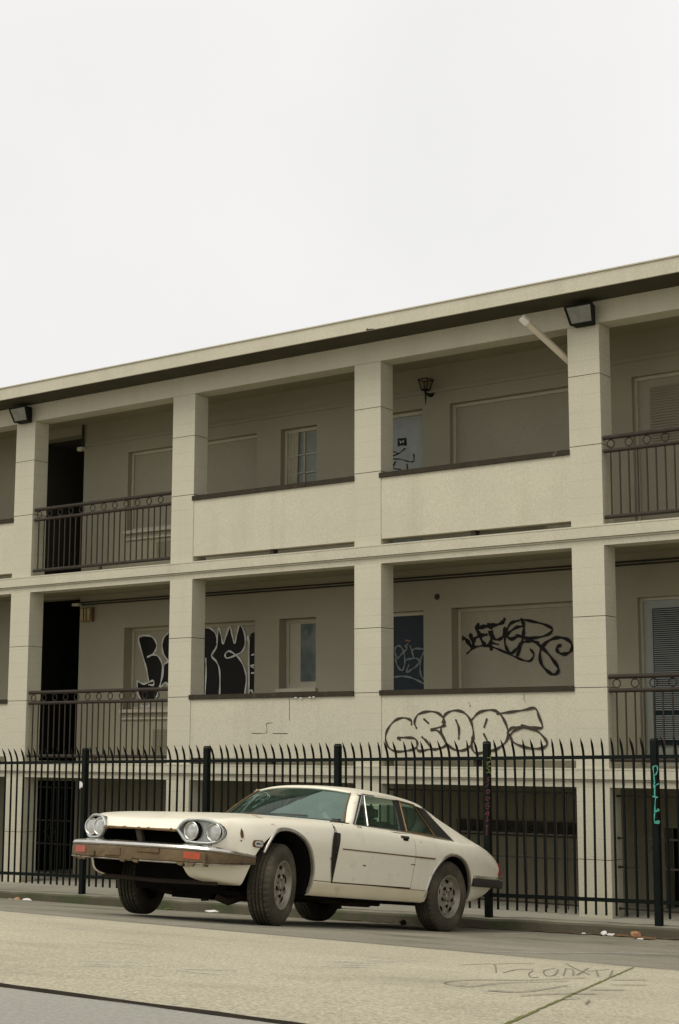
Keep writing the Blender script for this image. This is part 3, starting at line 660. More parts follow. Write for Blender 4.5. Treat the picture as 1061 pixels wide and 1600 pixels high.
# dark board with faded lettering
t = thing('sign_board', 'dark painted board with black hand lettering on the basement wall behind the car', 'sign', (7.9, YB, .86))
MB().box(6.96, 9.20, YB-.03, YB-.003, .765, .945).build('board', M['signboard'], t)
g = MB(); O, S = (700, 1265), 5.052
LET = [[(150, 130), (140, 190)], [(140, 150), (165, 150)], [(215, 130), (200, 145), (222, 165), (205, 185)], [(270, 130), (255, 150), (258, 180), (275, 185)], [(385, 190), (390, 130), (415, 140), (395, 160)], [(455, 190), (462, 135), (485, 145), (462, 165), (490, 190)], [(580, 195), (588, 130), (605, 145), (588, 160), (608, 180), (580, 195)],
       [(645, 195), (650, 135), (690, 135)], [(648, 160), (680, 158)], [(740, 195), (755, 135), (775, 195)], [(745, 170), (770, 170)], [(835, 195), (840, 135)], [(870, 135), (840, 165), (868, 195)], [(905, 200), (915, 140), (930, 200)], [(945, 150), (965, 140), (960, 175), (945, 190), (975, 185)], [(1005, 140), (1015, 130), (1010, 190)]]
strokes(g, LET, O, S, YB-.03, .026, .003); g.build('lettering', M['spray'], t)

# ================================================================== fence
YF = -1.235
SL = .0136
def rail_z(x, base): return base+SL*(x-1.28)
FN = thing('security_fence', 'tall black green picket fence with outward bent spikes on a concrete kerb', 'fence', (6, YF, 0))
POSTS = [-1.03, .93, 2.89, 4.96, 6.93, 8.90, 10.83, 12.80, 14.77]
def post(x):
    zb = kerb_top(x)-.03; zt = rail_z(x, 1.775); a = .033
    mb = MB(); mb.box(x-a, x+a, YF-a, YF+a, zb, zt); mb.hexa([(x-a-.002, YF-a-.002, zt+.001), (x+a+.002, YF-a-.002, zt+.001), (x+a+.002, YF+a+.002, zt+.001), (x-a-.002, YF+a+.002, zt+.001), (x-a*.7, YF-a*.7, zt+.022), (x+a*.7, YF-a*.7, zt+.022), (x+a*.7, YF+a*.7, zt+.022), (x-a*.7, YF+a*.7, zt+.022)])
    return mb.build('post', M['fence'], FN)
posts = [post(x) for x in POSTS]
g = MB(); strokes(g, [[(415, 250), (422, 310), (428, 370)], [(418, 248), (445, 240), (453, 270), (442, 305), (424, 320)], [(430, 370), (420, 412), (436, 400), (460, 385)], [(430, 410), (430, 490)], [(415, 488), (455, 495), (437, 505), (431, 610)], [(431, 610), (465, 603), (455, 590), (440, 612)], [(430, 620), (430, 690), (466, 685), (462, 703), (430, 702)]], (940, 1150), 5.165, YF-.033, .014, .003)
g.build('graffiti', M['teal'], posts[6])
g = MB(); strokes(g, [[(220, 575), (190, 590), (215, 620), (180, 640)], [(210, 660), (190, 690), (175, 705)], [(205, 740), (180, 770), (210, 800), (225, 760), (200, 740)], [(200, 840), (175, 870), (200, 895), (225, 860), (200, 840)], [(220, 925), (175, 950), (180, 975), (215, 965), (215, 1000), (180, 1010)], [(170, 1080), (210, 1040), (210, 1070), (170, 1090)], [(215, 1070), (185, 1170), (215, 1165), (172, 1190)], [(178, 1235), (190, 1265), (205, 1235)], [(190, 1265), (187, 1380)]], (740, 1150), 8.883, YF-.033, .009, .003)
g.cur = 1; strokes(g, [[(190, 300), (240, 300)], [(235, 265), (240, 330)], [(178, 370), (240, 350), (185, 400), (240, 420), (180, 440), (230, 470)], [(180, 510), (240, 500)], [(210, 480), (240, 520)]], (740, 1150), 8.883, YF-.033, .009, .003)
g.build('graffiti', [M['pink'], M['lime']], posts[5])
g = MB(); q = onY(127, 1227, YF-.034); g.add([(q[0]+a, YF-.0365, q[2]+b) for a, b in [(-.03, .05), (.01, .045), (.028, .02), (.02, -.03), (-.005, -.02), (-.02, -.05), (-.03, -.03)]], [tuple(range(7))]); g.build('torn_sticker', M['paper'], posts[2])
for x0, x1 in zip(POSTS[:-1], POSTS[1:]):
    for base, h in ((1.617, .019), (.167, .019)):
        za, zb = rail_z(x0, base), rail_z(x1, base+(.0 if base > 1 else 0))
        if base < 1: za += .004*(x0-1.3); zb += .004*(x1-1.3)
        mb = MB().hexa([(x0+.034, YF-.017, za-h), (x1-.034, YF-.017, zb-h), (x1-.034, YF+.017, zb-h), (x0+.034, YF+.017, za-h), (x0+.034, YF-.017, za+h), (x1-.034, YF-.017, zb+h), (x1-.034, YF+.017, zb+h), (x0+.034, YF+.017, za+h)])
        mb.build('rail', M['fence'], FN)
def picket_mb(bend=0.0):
    a = .0095; mb = MB(); prof = [(-.0, 0.04), (0, 1.0), (0, 1.62), (-.012, 1.68), (-.035, 1.74), (-.066, 1.80)]
    vs_ = []; fs_ = []
    for k, (dy, z) in enumerate(prof):
        s_ = a if k < 5 else .0015; dx = bend*math.sin(math.pi*min(z, 1.6)/1.6)
        vs_ += [(-s_+dx, dy-s_, z), (s_+dx, dy-s_, z), (s_+dx, dy+s_, z), (-s_+dx, dy+s_, z)]
    for k in range(len(prof)-1):
        for j in range(4): fs_.append((4*k+j, 4*k+(j+1) % 4, 4*k+4+(j+1) % 4, 4*k+4+j))
    fs_ += [(3, 2, 1, 0), tuple(4*(len(prof)-1)+j for j in range(4))]
    mb.add(vs_, fs_); return mb
base = {}
for b in (0.0, .02, -.025):
    mb = picket_mb(b); base[b] = mb
first = {}
k = 0
for x0, x1 in zip(POSTS[:-1], POSTS[1:]):
    n = 16; sp = (x1-x0)/(n+1)
    for i in range(1, n+1):
        x = x0+sp*i
        if not (.95 < x < 12.6) or k >= 98: continue
        b = .02 if (x0 == 8.90 and i == 3) else (-.025 if (x0 == 8.90 and i == 4) else 0.0)
        z = rail_z(x, 1.617)-1.605
        if b not in first:
            mb = base[b]; o = mb.build('picket', M['fence'], FN); o.location = (x-6, 0, z)
            # mesh was shifted by the fence origin: undo
            for v in o.data.vertices: v.co += Vector((6, YF, 0))
            first[b] = o; src = o
        else:
            src = first[b]; o = src.copy(); COL.objects.link(o); o.parent = FN
        # slight individual differences: each spike leans its own way
        o.location = (x-6, 0, z); o.rotation_euler = (random.uniform(-.008, .008), random.uniform(-.006, .006), random.uniform(-.25, .25)); k += 1
rest = MB()                                   # the panels beyond the frame, as one mass
for x0, x1 in ((-1.03, .93), (12.80, 14.77), (10.83, 12.80)):
    for i in range(1, 17):
        x = x0+(x1-x0)/17*i
        if .95 < x < 12.6: continue
        z = rail_z(x, 1.617)-1.605; b = len(rest.v)
        rest.add([(vx+x, vy+YF, vz+z) for vx, vy, vz in base[0.0].v], base[0.0].f)
ro = rest.build('picket', M['fence'], FN); ro['kind'] = 'stuff'

# ================================================================== car
CO = np.array([8.567, -5.397, .377]); cp_, cro = math.radians(-6.24), math.radians(.3)
cu = np.array([0, math.cos(cp_), math.sin(cp_)]); cv = np.array([1., 0, 0])*math.cos(cro)+np.cross(cu, [1., 0, 0])*math.sin(cro); cw = np.cross(cv, cu)
CARM = np.array([cu, cv, cw])
car = thing('parked_car', 'derelict cream two door coupe with missing grille and rusty torn front wing', 'car', (0, 0, 0))
car.matrix_world = Matrix(((cv[0], cu[0], cw[0], CO[0]), (cv[1], cu[1], cw[1], CO[1]), (cv[2], cu[2], cw[2], CO[2]), (0, 0, 0, 1)))
def Q(u, v, w): return (v, u, w)
def cray(px, py): return CARM@(CAM-CO), CARM@ray(px, py)     # in (u, v, w)
def pchip(x, y):
    x = np.array(x, float); y = np.array(y, float); h = np.diff(x); dl = np.diff(y)/h; d = np.zeros(len(x))
    for i in range(1, len(x)-1):
        if dl[i-1]*dl[i] > 0:
            w1 = 2*h[i]+h[i-1]; w2 = h[i]+2*h[i-1]; d[i] = (w1+w2)/(w1/dl[i-1]+w2/dl[i])
    d[0] = dl[0]; d[-1] = dl[-1]
    def f(t):
        t = np.clip(t, x[0], x[-1]); i = np.clip(np.searchsorted(x, t)-1, 0, len(h)-1); s = (t-x[i])/h[i]
        return (1+2*s)*(1-s)**2*y[i]+s*(1-s)**2*h[i]*d[i]+s*s*(3-2*s)*y[i+1]+s*s*(s-1)*h[i]*d[i+1]
    return f
US = [-.93, -.88, -.78, -.6, -.3, .1, .5, .88, 1.5, 2.0, 2.55, 3.0, 3.3, 3.55, 3.66]
T = {
 'bot': ([0]*15, [.42, .36, .33, .31, .29, .27, .262, .26, .258, .258, .262, .285, .33, .39, .43]),
 'sil': ([.50, .60, .66, .72, .76, .785, .79, .79, .79, .79, .775, .74, .70, .66, .64], [.42, .36, .33, .31, .285, .268, .262, .26, .258, .258, .262, .285, .33, .39, .43]),
 'cre': ([.60, .69, .745, .80, .828, .838, .842, .842, .842, .842, .836, .812, .785, .735, .705], [.46, .44, .43, .415, .40, .392, .387, .383, .374, .368, .37, .39, .42, .46, .48]),
 'mid': ([.66, .735, .785, .833, .856, .863, .867, .867, .867, .867, .863, .85, .822, .782, .765], [.54]*12+[.545, .555, .56]),
 'wai': ([.68, .75, .80, .845, .870, .880, .886, .886, .886, .886, .884, .868, .838, .798, .775], [.64, .67, .68, .69, .69, .69, .69, .69, .688, .685, .68, .675, .66, .635, .62]),
 'upp': ([.66, .725, .770, .812, .834, .842, .846, .848, .850, .850, .846, .832, .80, .768, .752], [.69, .755, .778, .79, .802, .818, .832, .838, .836, .83, .818, .812, .78, .725, .68]),
 'sho': ([.62, .675, .70, .725, .74, .750, .760, .768, .772, .772, .768, .752, .722, .70, .69], [.71, .79, .822, .842, .858, .876, .890, .897, .888, .878, .864, .872, .832, .765, .715]),
 'inn': ([.42, .42, .44, .46, .48, .50, .50, .50, .50, .50, .50, .50, .48, .46, .44], [.712, .775, .815, .848, .872, .893, .910, .915, .88, .87, .855, .855, .822, .768, .72]),
 'ctr': ([0]*15, [.708, .768, .808, .848, .878, .905, .922, .92, .88, .87, .86, .855, .825, .772, .724])}
KEYS = ['bot', 'sil', 'cre', 'mid', 'wai', 'upp', 'sho', 'inn', 'ctr']
FN_V = {k: pchip(US, T[k][0]) for k in KEYS}; FN_W = {k: pchip(US, T[k][1]) for k in KEYS}
def section(u, n=44):
    c = np.array([(float(FN_V[k](u)), float(FN_W[k](u))) for k in KEYS])
    t = np.concatenate([[0], np.cumsum(np.linalg.norm(np.diff(c, axis=0), axis=1)+1e-4)])
    # sample each span so that the control points are met exactly
    per = [4, 5, 6, 6, 6, 5, 6, 6]; ts = []
    for i, m in enumerate(per): ts += list(np.linspace(t[i], t[i+1], m, endpoint=False))
    ts.append(t[-1]); ts = np.array(ts)
    return np.stack([pchip(t, c[:, 0])(ts), pchip(t, c[:, 1])(ts)], 1)
def sweep(u, v):
    if u < -.2: a = .16*min(1, (-.2-u)/.73)
    elif u > 3.2: a = -.06*min(1, (u-3.2)/.46)
    else: a = 0
    return a*(abs(v)/.7)**2.5
def side_v(u, w):
    s = section(u)[4:34]; o = np.argsort(s[:, 1]); return float(np.interp(w, s[o, 1], s[o, 0]))
UG = np.unique(np.concatenate([np.linspace(-.93, -.5, 16), np.linspace(-.5, 3.1, 58), np.linspace(3.1, 3.66, 16)]))
mb = MB(); rings = []
for u in UG:
    s = section(u); half = [(v, w) for v, w in s]
    ring = [Q(u+sweep(u, v), v, w) for v, w in half]+[Q(u+sweep(u, v), -v, w) for v, w in half[-2:0:-1]]
    rings.append(ring)
n = len(rings[0]); mb.v = [q for r in rings for q in r]
for i in range(len(rings)-1):
    for k in range(n): mb.f.append((i*n+k, i*n+(k+1) % n, (i+1)*n+(k+1) % n, (i+1)*n+k)); mb.mi.append(0)
mb.f += [tuple(range(n)), tuple((len(rings)-1)*n+k for k in range(n))]; mb.mi += [0, 0]
body = mb.build('body', [M['paint'], M['under']], car)
# dirty lower sills: faces below the door crease
def cyl_cut(u, w, r, v0, v1):
    b = MB(); b.tube([Q(u, v0, w), Q(u, v1, w)], r, 56); return b
def boolean(ob, cutters):
    for c in cutters:
        o = c.build('cutter', [M['under']]); md = ob.modifiers.new('cut', 'BOOLEAN'); md.operation = 'DIFFERENCE'; md.object = o; md.solver = 'EXACT'
        md.material_mode = 'TRANSFER'
        if ob.parent: o.parent = ob.parent
        bpy.context.view_layer.update()
        dg = bpy.context.evaluated_depsgraph_get(); me = bpy.data.meshes.new_from_object(ob.evaluated_get(dg)); ob.modifiers.clear(); old = ob.data; ob.data = me; bpy.data.meshes.remove(old)
        bpy.data.objects.remove(o)
AF, AR = (-.06, .37, .408), (2.535, .315, .402)
cuts = []
for sg in (1, -1):
    cuts.append(cyl_cut(AF[0], AF[1], AF[2], sg*.42, sg*1.2)); cuts.append(cyl_cut(AR[0], AR[1], AR[2], sg*.50, sg*1.2))
def nose_u(v): return -.932+.155*(abs(v)/.7)**2.5
def nose_pt(px, py):
    c, d = cray(px, py); t = 11.5
    for _ in range(30):
        q = c+d*t; t = t*.5+.5*(nose_u(q[1])-c[0])/d[0]
    return c+d*t
OUTL = [(120, 322), (150, 275), (190, 235), (240, 212), (350, 207), (430, 214), (500, 230), (565, 258), (610, 290), (634, 330), (640, 375), (628, 415), (600, 448), (560, 470), (470, 487), (320, 477), (220, 462), (185, 425), (155, 375)]
HO = [nose_pt(260+a/7.073, 1250+b/7.073) for a, b in OUTL]
HC = np.mean(HO, axis=0)
def loop(k, du, sg):
    return [Q(nose_u(HC[1]+(q[1]-HC[1])*k)+du, sg*(HC[1]+(q[1]-HC[1])*k), HC[2]+(q[2]-HC[2])*k) for q in HO]
for sg in (1, -1): cuts.append(MB().prism(loop(.95, -.15, sg), loop(.95, .075, sg)))
cuts.append(MB().box(-.50, .47, -1.2, -.50, .585, .697))                       # grille mouth
# missing front valance: a slanting cut either side
cuts.append(MB().prism([(-.56, -1.2, .452), (.46, -1.2, .452), (.52, -1.2, .20), (-.60, -1.2, .20)], [(-.56, -.40, .452), (.46, -.40, .452), (.52, -.40, .20), (-.60, -.40, .20)]))
boolean(body, cuts)
me = body.data; me.polygons.foreach_set('use_smooth', [True]*len(me.polygons)); me.set_sharp_from_angle(angle=math.radians(32)); me.update()
# inner wheel arches get a dark lining behind the lip, and the whole underside a dark pan
mb = MB(); mb.box(-.60, .60, -.30, 3.2, .225, .256); mb.box(-.46, .46, -.42, -.302, .255, .46); mb.build('underbody', M['under'], car)
mb = MB(); mb.tube([Q(-.62, -.62, .31), Q(-.66, 0, .298), Q(-.62, .62, .31)], .018, 8); mb.build('crossmember', M['underrust'], car)
for s_ in (1, -1):
    mb = MB(); mb.tube([Q(-.02, s_*.02, .30), Q(-.02, s_*.3, .22), Q(-.02, s_*.70, .25)], .045, 8); mb.build('suspension_arm', M['underrust'], car)
MB().tube([Q(2.56, -.7, .33), Q(2.56, .7, .33)], .05, 8).build('axle', M['underrust'], car)
MB().box(-.22, .22, -.2, .35, .17, .224).build('sump', M['under'], car)
MB().tube([Q(-.30, .36, .20), Q(-.22, .42, .165), Q(-.1, .46, .21)], .03, 6).build('tow_hook', M['underrust'], car)
for s_ in (.32, -.32):
    mb = MB(); mb.tube([Q(1.2, s_, .22), Q(2.0, s_, .22), Q(2.12, s_, .22)], .025, 10); mb.tube([Q(1.55, s_, .225), Q(1.95, s_, .225)], .045, 10); mb.build('exhaust', M['underrust'], car, smooth=40)
# surface patches of the side: door, and ribs that follow the flank
def patch(name, m, us, ws, sg, lift, parent=car, thick=.0, smooth=50):
    mb = MB(); nu, nw = len(us), len(ws)
    pts = [[(u, side_v(u, w)+lift, w) for w in ws] for u in us]
    vs_ = [Q(u+sweep(u, v), sg*v, w) for r in pts for (u, v, w) in r]
    fs_ = [(i*nw+j, i*nw+j+1, (i+1)*nw+j+1, (i+1)*nw+j) for i in range(nu-1) for j in range(nw-1)]
    b = len(vs_); vs_ += [Q(u+sweep(u, v), sg*(v-lift-.006), w) for r in pts for (u, v, w) in r]
    rim = [i*nw for i in range(nu)]+[(nu-1)*nw+j for j in range(1, nw)]+[i*nw+nw-1 for i in range(nu-2, -1, -1)]+[j for j in range(nw-2, 0, -1)]
    fs_ += [(rim[i], rim[(i+1) % len(rim)], rim[(i+1) % len(rim)]+b, rim[i]+b) for i in range(len(rim))]
    mb.add(vs_, fs_); return mb.build(name, m, parent, smooth=smooth)
def flank_rib(name, m, u0, u1, wf, sg, h, out_, parent):
    mb = MB(); us = np.linspace(u0, u1, 40); R_ = []
    for u in us:
        w = wf(u); v = side_v(u, w); R_.append([Q(u, sg*(v-.004), w-h), Q(u, sg*(v+out_), w-h), Q(u, sg*(v+out_), w+h), Q(u, sg*(v-.004), w+h)])
    vs_ = [q for r in R_ for q in r]; fs_ = [(4*i+j, 4*i+(j+1) % 4, 4*i+4+(j+1) % 4, 4*i+4+j) for i in range(len(us)-1) for j in range(4)]+[(0, 1, 2, 3), (4*len(us)-4, 4*len(us)-3, 4*len(us)-2, 4*len(us)-1)]
    mb.add(vs_, fs_); return mb.build(name, m, parent)
belt = lambda u: float(np.interp(u, [.8, 1.2, 1.7, 2.3, 2.65], [.893, .893, .889, .879, .857]))
for sg in (1, -1):
    # the shut lines read as dark gaps round the door skin
    gapm = patch('door_gap', M['under'], np.linspace(.625, 1.862, 30), np.linspace(.378, .872, 22), sg, .0015)
    dr = patch('door', M['paint'], np.linspace(.634, 1.853, 30), np.linspace(.389, .884, 24), sg, .0045)
    flank_rib('trim', M['goldtrim'], .70, 1.845, lambda u: .672-.002*u, sg, .005, .009, dr)
    flank_rib('trim', M['goldtrim'], 1.862, 2.19, lambda u: .672-.002*u, sg, .006, .010, body)
    patch('sill', M['paintdirty'], np.linspace(.34, 2.16, 40), np.linspace(.268, .371, 8), sg, .003)
    flank_rib('sill_seam', M['goldtrim'], .36, 2.12, lambda u: .389-.010*(u-.36), sg, .0025, .004, body)
    # door handle: recessed cup and paddle
    v = side_v(1.70, .835); hb = MB(); hb.box(*sorted((sg*(v-.004), sg*(v+.011))), 1.635, 1.775, .818, .846); hd = hb.build('handle', M['chrome'], dr)
    cb = MB(); cb.tube([Q(1.67, sg*(v+.003), .812), Q(1.745, sg*(v+.003), .812)], .02, 10); cb.build('cup', M['under'], dr)
    # lock and mirror stump
    if sg == 1:
        v = side_v(1.02, .872); mb = MB(); mb.torus(Q(1.0, v+.004, .872), (1, 0, 0), .014, .005, 12, 6); mb.torus(Q(1.04, v+.004, .868), (1, 0, 0), .012, .005, 12, 6); mb.build('mirror_mount', M['chrome'], dr)
    # arch trims
    for (cu_, cw_, r, a0, a1, nm) in ((*AF, 150, -12, 'f'), (*AR, 180, -6, 'r')):
        mb = MB(); R_ = []
        for a in np.linspace(math.radians(a0), math.radians(a1), 44):
            ring = []
            for (dr_, o_) in ((-.010, -.012), (-.006, .010), (.010, .014), (.020, .006), (.022, -.006)):
                u = cu_-(r+dr_)*math.cos(math.pi-a)*1.0; w = cw_+(r+dr_)*math.sin(a); vv = side_v(u, max(w, .30))
                ring.append(Q(u+sweep(u, vv), sg*(vv+o_), w))
            R_.append(ring)
        nn = 5; vs_ = [q for rr in R_ for q in rr]; fs_ = [(nn*i+j, nn*i+(j+1) % nn, nn*i+nn+(j+1) % nn, nn*i+nn+j) for i in range(len(R_)-1) for j in range(nn)]
        mb.add(vs_, fs_); mb.build('arch_trim', M['dullchrome'] if sg == 1 else M['dullchrome'], car, smooth=50)
    # side marker lamp hole on the front wing
    mb = MB(); u0, w0 = -.53, .643
    ring = [(u0+.052*math.copysign(abs(math.cos(a))**.5, math.cos(a)), w0+.026*math.copysign(abs(math.sin(a))**.7, math.sin(a))) for a in np.linspace(0, 2*math.pi, 24, endpoint=False)]
    def ringp(k, o_): return [Q(u0+(u-u0)*k+sweep(u0, .84), sg*(side_v(u0+(u-u0)*k, w0)+o_), w0+(w-w0)*k) for u, w in ring]
    mb.prism(ringp(1.12, .006), ringp(1.12, -.01)); mb.cur = 1; mb.prism(ringp(.86, .010), ringp(.86, .0)); mb.cur = 2
    for du in (-.02, .0, .022): mb.tube([Q(u0+du+sweep(u0, .84), sg*(side_v(u0, w0)+.008), w0), Q(u0+du+sweep(u0, .84), sg*(side_v(u0, w0)+.0125), w0)], .007, 8)
    mb.build('side_marker', [M['rust'], M['chrome'], M['under']], car)
# torn gap between the front wing and the door (near side only)
tear = [(523, 1299), (528, 1296), (533, 1303), (532, 1316), (527, 1340), (523, 1362), (519.5, 1379), (518, 1365), (518, 1350), (519.5, 1325), (521, 1310)]
def on_flank(px, py, lift):
    c, d = cray(px, py); t = 12.0
    for _ in range(14):
        q = c+d*t; v = side_v(q[0], q[2])+lift; t = (v-c[1])/d[1]
    return c+d*t
TL = smooth_path([(522.5, 1300), (520.5, 1315), (519, 1335), (518, 1355), (518.3, 1378)], 5); TR = smooth_path([(532.5, 1302), (532, 1315), (528, 1336), (523.5, 1358), (519.3, 1378)], 5)
def flank_grid(L_, R_, lift):
    vs_ = [Q(*on_flank(*(np.array(a)*(1-t)+np.array(b)*t), lift)) for a, b in zip(L_, R_) for t in np.linspace(0, 1, 5)]
    return vs_, [(5*i+k, 5*i+k+1, 5*i+6+k, 5*i+5+k) for i in range(len(L_)-1) for k in range(4)]
mb = MB(); mb.add(*flank_grid(TL, TR, .0095)); mb.cur = 1
mb.add(*flank_grid([(527, 1301), (526, 1312), (526.5, 1326)], [(532, 1302), (531, 1316), (528, 1327)], .012))
mb.add(*flank_grid([(521.2, 1308), (520, 1330), (519, 1352)], [(522.5, 1308), (521.2, 1330), (519.8, 1352)], .012))
mb.build('torn_wing_edge', [M['torn'], M['underrust']], car)
def sho_pt(u, lift=.002): return Q(u, float(FN_V['sho'](u))+lift*.5, float(FN_W['sho'](u))+lift)
mb = MB(); mb.tube([Q(.605, side_v(.605, .80)+.001, .80), Q(.615, side_v(.615, .85)+.001, .85), sho_pt(.66, .001), sho_pt(.78, .002), sho_pt(.93, .003)], .005, 6); mb.build('wing_seam', M['torn'], car)
# wing fold seam above the waist, rust scabs, stains
for poly in ([(356, 1291), (359, 1297), (359.5, 1305), (357, 1308), (354, 1305), (353.5, 1299)], [(357, 1311), (355, 1313), (353, 1311), (355, 1310)], [(568, 1351), (572, 1352), (571, 1354), (567, 1353)], [(643, 1350), (650, 1351), (649, 1352), (642, 1351.5)]):
    pp = [on_flank(a, b, .006) for a, b in poly]; mb = MB(); mb.add([Q(q[0]+sweep(q[0], q[1]), q[1], q[2]) for q in pp], [tuple(range(len(pp)))])
    mb.build('rust_patch', M['rust'], car)

def wing_top(u, k):            # k 0 at the shoulder .. 1 at the waist, a point on the wing skin
    a = np.array([float(FN_V['sho'](u)), float(FN_W['sho'](u))]); b = np.array([float(FN_V['upp'](u)), float(FN_W['upp'](u))])
    q = a*(1-k)+b*k; return Q(u+sweep(u, q[0]), q[0]+.004, q[1]+.003)
mb = MB(); vs_ = []
for k in np.linspace(-.5, 1.0, 9):
    for t in np.linspace(0, 1, 4): vs_.append(wing_top(-.37+.10*k+(.085-.02*k)*t+.01*math.sin(k*9), k))
mb.add(vs_, [(4*i+j, 4*i+j+1, 4*i+5+j, 4*i+4+j) for i in range(8) for j in range(3)]); mb.build('brown_stain', glass('tan stain', (1, 1, 1), 0, .5, .30, (.45, .30, .15)), car, smooth=60)

# ---- nose: lamp housings, lamps, bumper
for sg in (1, -1):
    def loft(loops, m, name, parent, mats=None, sm=60):
        mb = MB(); nn = len(loops[0]); mb.v = [q for l in loops for q in l]
        for i in range(len(loops)-1):
            for k in range(nn): mb.f.append((i*nn+k, i*nn+(k+1) % nn, i*nn+nn+(k+1) % nn, i*nn+nn+k)); mb.mi.append(0)
        mb.f.append(tuple((len(loops)-1)*nn+k for k in range(nn))); mb.mi.append(0)
        return mb.build(name, m, parent, smooth=sm)
    hs = loft([loop(.955, .0, sg), loop(.945, .03, sg), loop(.93, .045, sg)], M['housing'], 'headlight_housing', car, sm=30)
    mb = MB(); lp = loop(.962, -.004, sg); mb.tube(lp+[lp[0]], .012, 8); mb.build('bezel', M['housing'], hs, smooth=60)
    for (v0, r, nm) in ((.507, .071, 'headlight'), (.680, .071, 'headlight')):
        u0 = nose_u(v0)+.020; w0 = .703
        mb = MB(); N = 28; prof = [(.066, -.008), (.060, -.013), (.045, -.018), (.025, -.021), (.0, -.022)]
        vs_ = []; fs_ = []
        for i, (rr, du) in enumerate(prof[:-1]):
            for k in range(N):
                a = 2*math.pi*k/N; vs_.append(Q(u0+du, sg*(v0+rr*math.cos(a)), w0+rr*math.sin(a)))
        vs_.append(Q(u0-.022, sg*v0, w0)); 
        for i in range(len(prof)-2):
            for k in range(N): fs_.append((i*N+k, i*N+(k+1) % N, i*N+N+(k+1) % N, i*N+N+k))
        b = (len(prof)-2)*N
        for k in range(N): fs_.append((b+k, b+(k+1) % N, len(vs_)-1))
        mb.add(vs_, fs_); hl = mb.build(nm, M['lens'], car, smooth=50)
        mb = MB(); mb.torus(Q(u0-.012, sg*v0, w0), (0, 1, 0), .069, .009, 30, 8); mb.build('rim', M['chrome'], hl, smooth=60)
        mb = MB(); mb.tube([Q(u0-.008, sg*v0, w0), Q(u0+.035, sg*v0, w0)], .076, 30); mb.build('gasket', M['under'], hl, smooth=60)
mb = MB(); mb.hexa([Q(-.885, -.035, .60), Q(-.885, .02, .60), Q(-.85, .02, .60), Q(-.85, -.035, .60), Q(-.905, -.055, .695), Q(-.905, .0, .695), Q(-.87, .0, .695), Q(-.87, -.055, .695)]); mb.build('grille_post', M['iron'], car)
mb = MB(); mb.tube([Q(-.918, -.40, .697), Q(-.925, 0, .703), Q(-.918, .40, .697)], .009, 6); mb.build('bonnet_lip', M['goldtrim'], car)
PLAN = [(-.455, .862), (-.60, .862), (-.72, .85), (-.82, .815), (-.885, .755), (-.925, .66), (-.95, .50), (-.968, .25), (-.972, 0)]
PLAN = PLAN+[(u, -v) for u, v in PLAN[-2::-1]]
def plan_path(n=6):
    return smooth_path([(u, v, 0) for u, v in PLAN], n)
def bumper_loft(name, m, prof, parent, wl=lambda v: 0.0, u_only=None):
    """sweep a section (outward offset, height) along the bumper's plan"""
    P = plan_path(); R_ = []
    for i, q in enumerate(P):
        t = P[min(i+1, len(P)-1)]-P[max(i-1, 0)]; t /= np.linalg.norm(t); nrm = np.array([-t[1], t[0], 0])
        if nrm[0] > 0 and abs(q[1]) < .7: nrm = -nrm
        if abs(q[1]) >= .7 and nrm[1]*q[1] < 0: nrm = -nrm
        R_.append([Q(q[0]+nrm[0]*o_, q[1]+nrm[1]*o_, w+wl(q[0]+.97, w)) for o_, w in prof])
    nn = len(prof); vs_ = [q for r in R_ for q in r]; fs_ = [(nn*i+j, nn*i+(j+1) % nn, nn*i+nn+(j+1) % nn, nn*i+nn+j) for i in range(len(R_)-1) for j in range(nn)]+[tuple(range(nn)), tuple((len(R_)-1)*nn+j for j in range(nn))]
    mb = MB(); mb.add(vs_, fs_); return mb.build(name, m, parent, smooth=40)
drop = lambda d, w: min(1, max(0, d)/.5)*(.032-.077*(w-.447)/.153)
fb = bumper_loft('front_bumper', M['rubberbumper'], [(-.05, .452), (-.004, .447), (.010, .46), (.012, .535), (.004, .552), (-.05, .555)], car, drop)
bumper_loft('chrome_strip', M['chrome'], [(-.055, .557), (.010, .554), (.014, .566), (.006, .585), (-.020, .598), (-.055, .602)], fb, drop)
bumper_loft('lower_lip', M['dullchrome'], [(-.04, .440), (.008, .440), (.013, .446), (.008, .451), (-.04, .451)], fb, drop)
for sg in (1, -1):
    mb = MB(); 
    a, b = (.545, .69)
    def bu(v): return float(np.interp(v, [.25, .5, .66, .755], [-.968, -.95, -.925, -.885]))
    mb.prism([Q(bu(a)-.019, sg*a, .485), Q(bu(b)-.019, sg*b, .482), Q(bu(b)-.019, sg*b, .535), Q(bu(a)-.019, sg*a, .538)], [Q(bu(a)+.02, sg*a, .485), Q(bu(b)+.02, sg*b, .482), Q(bu(b)+.02, sg*b, .535), Q(bu(a)+.02, sg*a, .538)])
    ind = mb.build('indicator', M['orange'] if sg == 1 else M['fadedred'], fb)
random.seed(4); mb = MB()
for v0, v1, w0, w1 in ((-.30, -.12, .475, .535), (-.12, .02, .45, .47), (.06, .30, .515, .548), (.72, .745, .43, .53), (-.5, -.42, .46, .5)):
    uu = -.966 if abs(v0) < .4 else bu(abs((v0+v1)/2))-.008
    mb.box(*sorted((v0, v1)), uu-.024, uu+.02, w0, w1)
mb.build('bumper_pad', M['rubberbumper'], fb)
random.seed(12)
